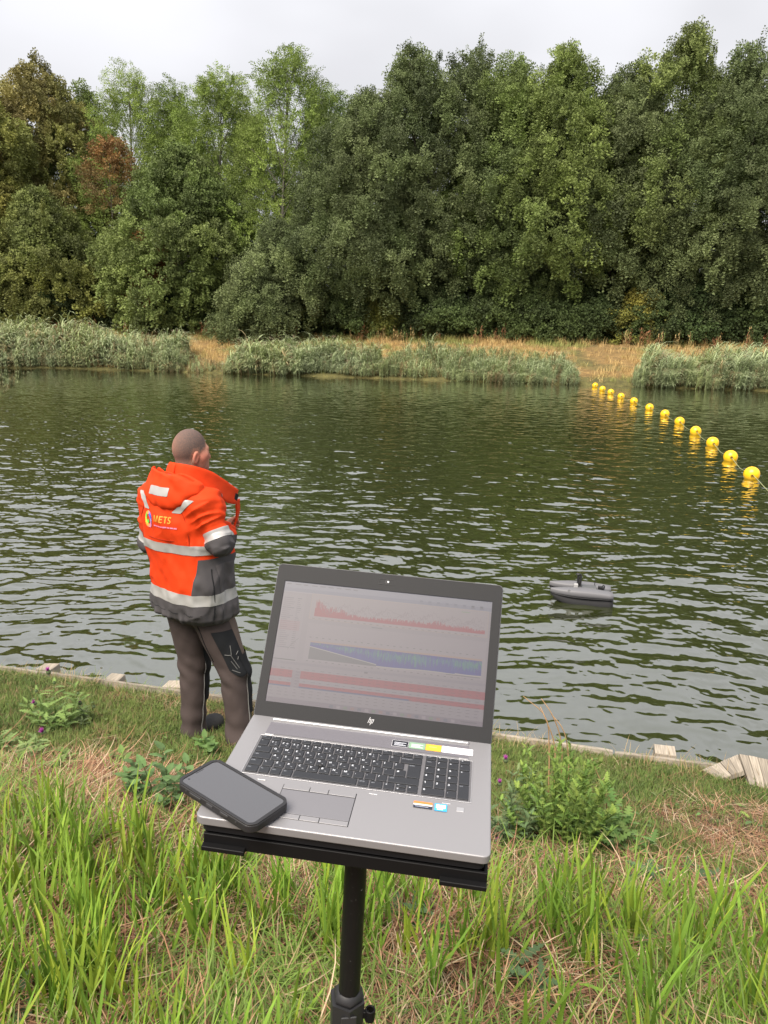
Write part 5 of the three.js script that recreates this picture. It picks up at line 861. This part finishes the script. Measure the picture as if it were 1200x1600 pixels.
  // --- boots
  for (const [A, turn] of [[AL, -0.05], [AR, 0.25]]) {
    const c = Math.cos(turn), s = Math.sin(turn), loc = (x, y, z) => [(x - A[0]) * c - (z - A[2]) * s, y, (x - A[0]) * s + (z - A[2]) * c];
    const sdf = (X, Y, Z) => { const [x, y, z] = loc(X, Y, Z); let d = cap(x, y, z, [0, 0.050, 0.010], [0, 0.045, -0.13], 0.040, 0.045); d = smin(d, ell(x, y, z, [0, 0.045, -0.155], [0.050, 0.048, 0.065]), 0.03); d = smin(d, cap(x, y, z, [0, 0.06, 0.008], [0, 0.15, 0.008], 0.034, 0.034), 0.04); return smax(d, 0.014 - y, 0.008); };
    const b = part('boot', netMesh(sdf, [A[0] - 0.16, -0.01, A[2] - 0.28], [A[0] + 0.16, 0.24, A[2] + 0.15], 0.0065), mBoot, man);
    const so = new THREE.Shape(); so.moveTo(-0.040, 0.078); so.bezierCurveTo(-0.048, 0.02, -0.040, -0.05, -0.050, -0.14); so.bezierCurveTo(-0.052, -0.245, 0.052, -0.245, 0.052, -0.14); so.bezierCurveTo(0.044, -0.05, 0.048, 0.02, 0.040, 0.078); so.bezierCurveTo(0.03, 0.098, -0.03, 0.098, -0.040, 0.078);
    const g = new THREE.ExtrudeGeometry(so, { depth: 0.02, bevelEnabled: true, bevelSize: 0.003, bevelThickness: 0.003, bevelSegments: 2 }); g.rotateX(Math.PI / 2); g.translate(0, 0.021, 0); g.rotateY(turn); g.translate(A[0], 0, A[2]); part('sole', g, mSole, b);
  }
}

// ------------------------------------------------------------------ timber edging, planks and everything that grows on the near bank
function onGround(px, py) { let h = 0.6, p; for (let k = 0; k < 12; k++) { p = onLevel(px, py, h); h = heightNear(toU(p.x, p.z), toV(p.x, p.z)); } return p.setY(h); }
const woodTex = dataTex(256, 1024, (i, j) => { const n = 0.5 * noise3(i / 5, j / 90, 1) + 0.3 * noise3(i / 2, j / 40, 4) + 0.25 * noise3(i / 30, j / 120, 9), k = 0.70 + 0.38 * (n - 0.2); return [k, k * 0.97, k * 0.93]; });
const woodBump = dataTex(128, 512, (i, j) => { const n = 0.6 * noise3(i / 3, j / 60, 2) + 0.4 * noise3(i / 1.3, j / 25, 5); return [n, n, n]; }, false);
const wood = new THREE.MeshStandardMaterial({ color: lin(0.48, 0.445, 0.39), map: woodTex, bumpMap: woodBump, bumpScale: 0.003, roughness: 0.92 });
const woods = [1, 0.86, 0.74].map(k => { const m = wood.clone(); m.color.multiplyScalar(k); return m; });
// a plank between two quads (its upper face given by four corners), with a bevelled upper edge
function plankGeo(c, th) {
  const n = c[1].clone().sub(c[0]).cross(c[3].clone().sub(c[0])).normalize(); if (n.y < 0) n.negate();
  const mid = c.reduce((a, b) => a.add(b), V3(0, 0, 0)).multiplyScalar(0.25), ins = c.map(p => p.clone().lerp(mid, 0.045)), pos = [], uv = [], idx = [];
  const L = c[0].distanceTo(c[3]), W = c[0].distanceTo(c[1]), U = [[0, 0], [W * 5, 0], [W * 5, L], [0, L]];
  const ring = (ps, d, o) => ps.forEach((p, i) => { const q = p.clone().addScaledVector(n, d); pos.push(q.x, q.y, q.z); uv.push(U[i][0] + o, U[i][1]); });
  ring(ins, 0, 0); ring(c, -0.004, 0.05); ring(c, -th, 0.2); ring(ins, -th - 0.001, 0.2);
  idx.push(0, 1, 2, 0, 2, 3); for (let r = 0; r < 3; r++) for (let i = 0; i < 4; i++) { const a = r * 4 + i, b = r * 4 + (i + 1) % 4; idx.push(a, b, a + 4, b, b + 4, a + 4); } idx.push(12, 14, 13, 12, 15, 14);
  const g = bufferGeo(pos, idx, uv).toNonIndexed(); g.computeVertexNormals(); return g;
}
{
  const R = rng(61), edge = thing('timber_edging', 'weathered timber edging boards with stub posts along the near waterline', 'edging');
  const P = (u, v, y) => { const [x, z] = uv2(u, v); return V3(x, y, z); };
  for (let k = 0, u = -7; u < 6; k++) { const len = 1.5 + 0.7 * R(), y0 = 0.372 + 0.014 * (R() - 0.5), y1 = y0 + 0.02 * (R() - 0.5), w = 0.024 + 0.012 * R(), s = (R() - 0.5) * 0.025; part('plank', plankGeo([P(u, 4.215 + s, y0), P(u, 4.215 + s + w, y0 - 0.003), P(u + len - 0.012, 4.215 - s + w, y1 - 0.003), P(u + len - 0.012, 4.215 - s, y1)], 0.16), woods[k % 3], edge); u += len; }
  for (const [x, y] of [[-60, 1037], [60, 1053], [164, 1069], [259, 1083], [352, 1098], [1043, 1196]]) { const p = onLevel(x, y, 0.36), u = toU(p.x, p.z), w = 0.055 + 0.012 * R(), t = 0.02 * (R() - 0.5), y0 = 0.352 + 0.02 * R(); part('stub_post', plankGeo([P(u - w, 4.262 + t, y0), P(u + w, 4.262 - t, y0 + 0.006), P(u + w, 4.36 - t, y0 + 0.012), P(u - w, 4.36 + t, y0 + 0.004)], 0.5), woods[Math.floor(R() * 3)], edge); }
  const jet = thing('plank_platform', 'weathered grey plank landing in two tilted sections at the right water edge', 'platform');
  for (const [A, B, C, D, n] of [
    [onLevel(1096, 1203, 0.37), onLevel(1153, 1178, 0.43), onLevel(1162, 1203, 0.45), onLevel(1124, 1218, 0.37), 4],
    [onLevel(1155, 1177, 0.47), onLevel(1228, 1192, 0.45), onLevel(1236, 1246, 0.36), onLevel(1171, 1225, 0.39), 5]])
    for (let k = 0; k < n; k++) { const a = (k + 0.02) / n, b = (k + 0.98) / n, j = 0.006 * (R() - 0.5); part('plank', plankGeo([A.clone().lerp(B, a), A.clone().lerp(B, b), D.clone().lerp(C, b), D.clone().lerp(C, a)].map(p => p.add(V3(0, j, 0))), 0.028), woods[Math.floor(R() * 3)], jet); }
  for (const [x, y] of [[1140, 1200], [1190, 1200]]) { const p = onLevel(x, y, 0.36); part('bearer', rbox(0.07, 0.5, 0.07, 0.006).translate(p.x, 0.10, p.z), woods[2], jet); }
}
{
  const R = rng(314);
  // --- straw and thatch
  const stalks = s => { const r = rng(s), L = []; for (let k = 0; k < 5; k++) L.push({ p: V3((r() - 0.5) * 0.1, 0.004 + 0.018 * r(), (r() - 0.5) * 0.1), a: r() * 6.28, tilt: 1.28 + 0.32 * r(), bend: 1.1 * (r() - 0.4), turn: 2.6 * (r() - 0.5) * (r() < 0.6 ? 1 : 0.3), L: 0.07 + 0.18 * r() * r() + 0.03, w: 0.0008 + 0.0016 * r() * r(), seg: 4, flat: true }); return bladeGeo(L); };
  const tan = [[0.33, 0.175, 0.098], [0.42, 0.265, 0.15], [0.20, 0.095, 0.055], [0.50, 0.38, 0.25], [0.26, 0.135, 0.08]];
  const near = (n0, v0, v1, keep) => { const n = Math.round(n0 * 1.75), out = []; for (let k = 0; k < n * 4 && out.length < n; k++) { const v = lerp(v0, v1, R()), half = 2.4 + v * 0.82, u = (R() * 2 - 1) * half - 0.1; if (R() > keep(u, v)) continue; const [x, z] = uv2(u, v); out.push([V3(x, heightNear(u, v), z), u, v]); } return out; };
  for (let s = 0; s < 3; s++) scatter('straw_litter', stalks(40 + s), DRY, near(6600, 0.5, 4.12, (u, v) => clamp(1.05 - greenAt(u, v) * 1.1, 0.04, 1) * clamp(0.3 + 1.7 * sstep(0.36, 0.62, fbm(u * 1.7, v * 1.7, 61)))).map(([p, u, v]) => { const c = tan[Math.floor(R() * 5)], k = 0.65 + 0.75 * R(); return [p, R() * 6.28, (0.7 + 0.7 * R()) * (v > 3 ? 0.6 : 1), lin(c[0] * k * 0.82, c[1] * k * 0.82, c[2] * k * 0.82), (R() - 0.5) * 0.3, (R() - 0.5) * 0.3]; }), ['matted brown straw lying over the bank', 'loose tan straw scattered among the grass on the bank', 'short reddish straw pieces strewn across the bank'][s], 'straw');
  // --- short mown grass and moss towards the water
  const shortTuft = s => { const r = rng(s); return bladeGeo(Array.from({ length: 16 }, () => ({ p: V3((r() - 0.5) * 0.08, -0.004, (r() - 0.5) * 0.08), a: r() * 6.28, tilt: 0.15 + 0.85 * r(), bend: 0.7 * r(), L: 0.022 + 0.035 * r(), w: 0.0013 + 0.0008 * r(), seg: 2 }))); };
  for (let s = 0; s < 2; s++) scatter('short_grass', shortTuft(70 + s), BLADE, near(11000, 1.4, 4.2, (u, v) => clamp(greenAt(u, v) + 0.05)).map(([p, u, v]) => { const n = fbm(u * 3, v * 3, 15), k = 0.65 + 0.6 * R(); return [p, R() * 6.28, 0.7 + 0.7 * R(), R() < 0.12 ? lin(0.26 * k, 0.19 * k, 0.09 * k) : lin(lerp(0.10, 0.19, n) * k, lerp(0.17, 0.235, n) * k, lerp(0.035, 0.055, n) * k)]; }), ['short mossy grass near the water edge', 'pale short grass mixed into the moss near the water'][s], 'grass');
  // --- fine grass under the tall tufts
  const fine = s => { const r = rng(s); return bladeGeo(Array.from({ length: 14 }, () => ({ p: V3((r() - 0.5) * 0.12, -0.01, (r() - 0.5) * 0.12), a: r() * 6.28, tilt: 0.1 + 0.9 * r(), bend: 0.4 + 1.1 * r(), L: 0.07 + 0.12 * r(), w: 0.0012 + 0.0012 * r(), seg: 4 }))); };
  scatter('fine_grass', fine(90), BLADE, near(4200, 0.5, 2.9, (u, v) => clamp(0.15 + 1.7 * (fbm(u * 1.6, v * 1.6, 44) - 0.35)) * sstep(3.0, 1.7, v)).map(([p]) => { const k = 0.6 + 0.6 * R(), dry = R() < 0.18; return [p, R() * 6.28, 0.7 + 0.6 * R(), dry ? lin(0.42 * k, 0.34 * k, 0.16 * k) : lin(0.18 * k, 0.28 * k, 0.05 * k)]; }), 'fine green and straw coloured grass between the tall tufts', 'grass');
  scatter('edge_grass', fine(93), BLADE, near(420, 3.98, 4.23, (u, v) => 0.25 + 1.4 * sstep(0.45, 0.6, fbm(u * 2.5, 7, 3))).map(([p]) => { const k = 0.7 + 0.5 * R(), dry = R() < 0.45; return [p.setY(0.335), R() * 6.28, 0.45 + 0.5 * R(), dry ? lin(0.38 * k, 0.28 * k, 0.14 * k) : lin(0.16 * k, 0.23 * k, 0.05 * k)]; }), 'ragged grass hanging over the timber edging', 'grass');
  // --- tall broad bladed tufts
  const tallTuft = (s, n) => { const r = rng(s), L = []; for (let k = 0; k < n; k++) L.push({ p: V3((r() - 0.5) * 0.09, -0.02, (r() - 0.5) * 0.09), a: r() * 6.28, tilt: 0.04 + 0.34 * r() * r() + (r() < 0.12 ? 0.4 : 0), bend: 0.1 + (r() < 0.22 ? 1.6 * r() : 0.4 * r()), turn: 1.4 * (r() - 0.5), L: 0.12 + 0.23 * r(), w: 0.0042 + 0.0036 * r(), seg: 6, fold: 0.45, flat: r() < 0.6 }); return bladeGeo(L); };
  const clumpOf = (u, v) => { const left = sstep(-0.25, -0.75, u - (v - 1.5) * 0.1) , right = sstep(0.25, 0.6, u), mid = sstep(1.7, 1.25, v); return clamp(Math.max(left, right, mid, 0.42) * (0.4 + 1.5 * sstep(0.36, 0.6, fbm(u * 1.9 + 2, v * 1.9, 52)))) * sstep(lerp(2.36, 2.64, sstep(-0.4, 0.5, u)), lerp(2.02, 2.28, sstep(-0.4, 0.5, u)), v - 0.25 * sstep(0.6, 1.4, u)); };
  const bend = [0.0, 0.25, 0.5, 0.75];
  for (let s = 0; s < 6; s++) scatter('tall_grass', tallTuft(110 + s, 7 + s % 3 * 3), BLADE, near(172, 0.72, 3.05, clumpOf).map(([p, u, v]) => { const k = 0.75 + 0.5 * R(), y = R(); return [p, R() * 6.28, (0.62 + 0.5 * R()) * lerp(0.85, 1.05, sstep(1, 2, v)), lin(lerp(0.165, 0.345, y * y) * k, lerp(0.30, 0.43, y * y) * k, lerp(0.030, 0.042, y) * k), (R() - 0.5) * 0.3, (R() - 0.5) * 0.3]; }), ['tall bright green grass tufts in the foreground', 'broad bladed grass tufts beside the pole', 'upright yellow green grass tufts in the foreground', 'leaning green grass tufts in the foreground', 'thick grass tufts at the lower right', 'thin grass tufts at the lower left'][s], 'grass');
}
// --- leafy plants
function lobedLeaf(n, depth, w, seed, curl = 0.5) { // a leaf one unit long along +z with n pairs of lobes; depth 0 = entire, 1 = cut to the midrib
  const r = rng(seed), pos = [], idx = [], steps = n * 2 + 1;
  for (let i = 0; i <= steps; i++) {
    const t = i / steps, env = Math.pow(Math.sin(Math.PI * Math.pow(0.04 + 0.94 * t, 0.75)), 0.8) * w * 0.5, k = i % 2 ? 1 : 1 - depth * (0.8 + 0.2 * r()), x = Math.max(0.004, env * k), zz = t - (i % 2 ? 0.25 / steps : 0), y = -curl * t * t * 0.35 + 0.02 * (r() - 0.5), lift = 0.18 * x + (i % 2 ? 0.03 * (r() - 0.5) : 0);
    pos.push(-x, y + lift, zz + (i % 2 ? 0.4 / steps : 0), 0, y, t, x, y + lift, zz + (i % 2 ? 0.4 / steps : 0));
  }
  for (let i = 0; i < steps; i++) { const a = i * 3; idx.push(a, a + 1, a + 3, a + 1, a + 4, a + 3, a + 1, a + 2, a + 4, a + 2, a + 5, a + 4); }
  const g = bufferGeo(pos, idx).toNonIndexed(); g.computeVertexNormals(); return g;
}
const leafOf = (c, k = 1) => leafMat(0.75, 0.3, { color: lin(c[0] * k, c[1] * k, c[2] * k) });
const THISTLE = [1, 2, 3].map(s => lobedLeaf(6, 0.72, 0.42, 200 + s, 0.9)), OVATE = [1, 2, 3].map(s => lobedLeaf(5, 0.16, 0.62, 220 + s, 0.7)), FERN = [1, 2].map(s => lobedLeaf(5, 0.85, 0.6, 240 + s, 0.6)), DOCK = [1, 2].map(s => lobedLeaf(4, 0.06, 0.36, 260 + s, 1.0));
function leafyPlant(name, o) {
  const R = rng(o.seed), root = thing(name, o.label, o.category || 'plant', o.group), g = o.at || onGround(o.px, o.py); root.position.copy(g);
  const stems = [], spots = [], mats = (o.tints || [1, 0.8, 1.2]).map(k => leafOf(o.color, k)), heads = [];
  for (let s = 0; s < o.stems; s++) {
    const a = R() * 6.283, q = Math.sqrt(R()), H = o.h * (0.55 + 0.5 * R()) * (1 - 0.35 * q * q), rr = o.r * q, b = V3(Math.cos(a) * rr * 0.45, -0.02, Math.sin(a) * rr * 0.45), e = V3(Math.cos(a) * rr, H, Math.sin(a) * rr), m = b.clone().lerp(e, 0.5).add(V3((R() - 0.5) * 0.04, H * 0.08, (R() - 0.5) * 0.04)), c = new THREE.CatmullRomCurve3([b, m, e]);
    if (o.stemR !== 0) stems.push(tube([b, m, e], o.stemR || 0.0032, 0.0014, 5, 6));
    heads.push([e, a, q]);
    const n = Math.round(o.leaves * (0.8 + 0.4 * R()));
    for (let k = 0; k < n; k++) { const t = (o.t0 || 0.05) + (1 - (o.t0 || 0.05)) * (k + 0.5 * R()) / n, la = k * 2.4 + R() * 0.9 + s; spots.push([c.getPoint(clamp(t)), la, o.len * (0.6 + 0.55 * R()) * (o.taper ? 1.15 - 0.65 * t : 1), (o.up ?? 0.5) * (0.3 + R()) + 0.7 * t * (o.rise ?? 0.4)]); }
  }
  if (stems.length) part('stem', join(stems), leafOf(o.stemColor || o.color, 0.9), root, { kind: stems.length > 12 ? 'stuff' : undefined });
  const Q = new THREE.Quaternion(), e = new THREE.Euler();
  if (spots.length > 150) { // too many and too small to pick apart
    for (let v = 0; v < 2; v++) { const mine = spots.filter((_, i) => i % 2 === v), m = new THREE.InstancedMesh(o.geo[v % o.geo.length], leafMat(0.75, 0.3), mine.length); mine.forEach(([p, a, l, up], i) => { e.set(-up, a, (R() - 0.5) * 0.5, 'YXZ'); m.setMatrixAt(i, new THREE.Matrix4().compose(p, Q.setFromEuler(e), V3(l, l, l))); const k = 0.7 + 0.6 * R(); m.setColorAt(i, lin(o.color[0] * k * (0.85 + 0.3 * R()), o.color[1] * k, o.color[2] * k)); }); m.name = 'foliage'; m.userData.kind = 'stuff'; root.add(m); }
  } else spots.forEach(([p, a, l, up], i) => { const m = part('leaf', o.geo[i % o.geo.length], mats[i % mats.length], root); m.position.copy(p); m.rotation.set(-up, a, (R() - 0.5) * 0.5, 'YXZ'); m.scale.setScalar(l); });
  return { root, heads, R };
}
{ // small broad leaved weeds low in the grass
  const R = rng(77), low = (g, n) => Array.from({ length: n }, () => { for (;;) { const v = 0.7 + R() * 3.2, u = (R() * 2 - 1) * (2.2 + v * 0.8); if (fbm(u * 2.2 + 5, v * 2.2, 90) < 0.47 || (v > 2.8 && R() < 0.6)) continue; const [x, z] = uv2(u, v), k = 0.7 + 0.6 * R(), y = R(); return [V3(x, heightNear(u, v) + 0.005 + 0.03 * R(), z), R() * 6.28, (0.022 + 0.04 * R() * R()) * (g ? 1.3 : 1), lin(lerp(0.10, 0.20, y * y) * k, lerp(0.18, 0.26, y * y) * k, 0.055 * k), -0.7 * R(), (R() - 0.5) * 0.6]; } });
  scatter('low_weeds', OVATE[0], leafMat(0.7, 0.3), low(0, 2900), 'small rounded weed leaves low among the grass', 'weeds');
  scatter('low_weeds', THISTLE[1], leafMat(0.7, 0.3), low(1, 1500), 'small lobed weed leaves low among the grass', 'weeds');
}
const purple = leafMat(0.8, 0.3, { color: lin(0.42, 0.07, 0.36) }), bulbM = std(0.10, 0.14, 0.06, 0.9);
const tuftG = (() => { const r = rng(5); return bladeGeo(Array.from({ length: 46 }, (_, i) => ({ p: V3((r() - 0.5) * 0.006, 0, (r() - 0.5) * 0.006), a: i * 2.4, tilt: 0.08 + 0.75 * r(), bend: 0.35, L: 0.016 + 0.006 * r(), w: 0.0011, seg: 2 }))); })();
const bulbG = new THREE.LatheGeometry([[0.001, -0.016], [0.008, -0.012], [0.0105, -0.004], [0.0085, 0.003], [0.006, 0.005]].map(p => new THREE.Vector2(...p)), 12);
function flowerAt(root, p, s = 1, lean = 0.2) { const f = part('flower_head', bulbG, bulbM, root); f.position.copy(p); f.rotation.set(lean, 0, lean * 0.6); f.scale.setScalar(s); const t = part('petals', tuftG, purple, f); t.position.y = 0.003; }
{
  const thistle = (px, py, o) => leafyPlant('thistle', { px, py, geo: THISTLE, color: [0.15, 0.20, 0.078], stems: 6, leaves: 13, len: 0.10, h: 0.30, r: 0.13, taper: true, stemR: 0.004, category: 'thistle', ...o });
  { const t = thistle(95, 1140, { seed: 11, stems: 8, h: 0.34, r: 0.17, len: 0.12, color: [0.17, 0.26, 0.065], label: 'bright green thistle with three purple flowers near the left water edge' }); flowerAt(t.root, V3(-0.07, 0.33, -0.06), 1.3); flowerAt(t.root, V3(-0.11, 0.19, 0.05), 1.0, 0.6); flowerAt(t.root, V3(-0.02, 0.08, 0.17), 1.35, 0.5); t.heads.slice(0, 3).forEach(([p]) => { const b = part('bud', bulbG, bulbM, t.root); b.position.copy(p); b.scale.setScalar(0.8); }); }
  { const t = thistle(130, 1132, { seed: 12, stems: 3, h: 0.16, r: 0.10, len: 0.07, label: 'small grey green thistle with one purple flower, right of the larger flowering one' }); flowerAt(t.root, V3(0.0, 0.15, 0.02), 1.15); const b = part('bud', bulbG, bulbM, t.root); b.position.set(0.07, 0.12, 0); }
  thistle(35, 1185, { seed: 13, stems: 7, h: 0.17, r: 0.20, len: 0.13, color: [0.19, 0.27, 0.085], label: 'low pale green thistle rosettes at the left border below the flowering thistle' });
  thistle(80, 1210, { seed: 14, stems: 4, h: 0.10, r: 0.12, len: 0.10, color: [0.17, 0.25, 0.065], label: 'small green thistle rosette between straw and moss on the left' });
  { const t = thistle(338, 1325, { seed: 15, stems: 5, h: 0.13, r: 0.10, len: 0.08, color: [0.13, 0.17, 0.08], label: 'thistle with pink purple flowers under the left end of the tray' }); for (const [x, y, z] of [[-0.03, 0.13, -0.02], [0.02, 0.145, 0.0], [0.045, 0.10, 0.03]]) flowerAt(t.root, V3(x, y, z), 1.0); }
  leafyPlant('nightshade_plant', { px: 248, py: 1268, seed: 21, geo: OVATE, color: [0.105, 0.185, 0.06], stems: 11, leaves: 11, len: 0.062, h: 0.30, r: 0.17, t0: 0.12, label: 'loose leafy herb with tiny white flowers left of the phone', stemColor: [0.12, 0.12, 0.05] });
  leafyPlant('nightshade_plant', { px: 318, py: 1180, seed: 22, geo: OVATE, color: [0.13, 0.23, 0.06], stems: 4, leaves: 8, len: 0.06, h: 0.14, r: 0.08, t0: 0.15, label: 'small leafy herb right behind the left boot' });
  leafyPlant('nightshade_plant', { px: 190, py: 1215, seed: 23, geo: OVATE, color: [0.12, 0.20, 0.05], stems: 5, leaves: 8, len: 0.05, h: 0.12, r: 0.12, label: 'low leafy herb among straw, left of the taller herb' });
  leafyPlant('bushy_plant', { px: 866, py: 1312, seed: 31, geo: FERN, color: [0.175, 0.265, 0.05], stems: 54, leaves: 26, len: 0.042, h: 0.45, r: 0.27, rise: 0.9, label: 'bright green bushy plant right of the laptop by the water' });
  { const t = leafyPlant('thistle', { px: 798, py: 1308, seed: 32, geo: THISTLE, color: [0.13, 0.19, 0.075], stems: 15, leaves: 14, len: 0.075, h: 0.36, r: 0.17, taper: true, category: 'thistle', label: 'grey green thistle beside the laptop, merging into the bushy plant' }); flowerAt(t.root, V3(-0.07, 0.05, 0.12), 1.5); flowerAt(t.root, V3(-0.03, 0.335, -0.06), 1.0); flowerAt(t.root, V3(-0.06, 0.26, 0.0), 0.9); }
  leafyPlant('bushy_plant', { px: 950, py: 1318, seed: 33, geo: FERN, color: [0.125, 0.205, 0.05], stems: 15, leaves: 14, len: 0.075, h: 0.17, r: 0.22, label: 'low dark green ferny plant right of the bright bushy one' });
  const drk = [[1030, 1395, 'dark grey green rosette at right among the tall grass'], [1110, 1385, 'grey green rosette near the right border'], [650, 1440, 'grey green rosette right of the pole'], [395, 1560, 'small weed with yellowing leaves left of the pole foot'], [830, 1545, 'low lobed weed at the lower right'], [70, 1560, 'low lobed weed at the lower left corner'], [960, 1460, 'low lobed weed under the thick grass at right']];
  drk.forEach(([px, py, l], i) => leafyPlant('weed_rosette', { px, py, seed: 50 + i, geo: i % 3 === 2 ? DOCK : THISTLE, color: i === 3 ? [0.22, 0.26, 0.05] : [0.085, 0.145, 0.06], stems: 3, leaves: 9, len: 0.10, h: 0.07, r: 0.10, up: 0.3, stemR: 0, category: 'weed', label: l }));
  const R = rng(8), dry = thing('dry_stalks', 'broken brown dry stalks standing out of the bushy plant at right', 'dry stalks'), g0 = onGround(866, 1290); dry.position.copy(g0);
  for (const [x, y, z, l] of [[-0.02, 0.42, -0.12, 0.18], [0.03, 0.45, -0.10, 0.14], [0.06, 0.40, -0.08, 0.12], [0.22, 0.25, 0.0, 0.1], [0.0, 0.44, -0.1, 0.1]]) part('stalk', tube([V3(x, y - 0.3, z + 0.05), V3(x, y - 0.1, z), V3(x - 0.02 - 0.05 * R(), y + l * 0.3, z), V3(x - l * 0.7, y + l * 0.75, z - 0.03)], 0.0035, 0.0018, 5, 10), std(0.36, 0.22, 0.11, 0.9), dry);
}

renderer.render(scene, camera);
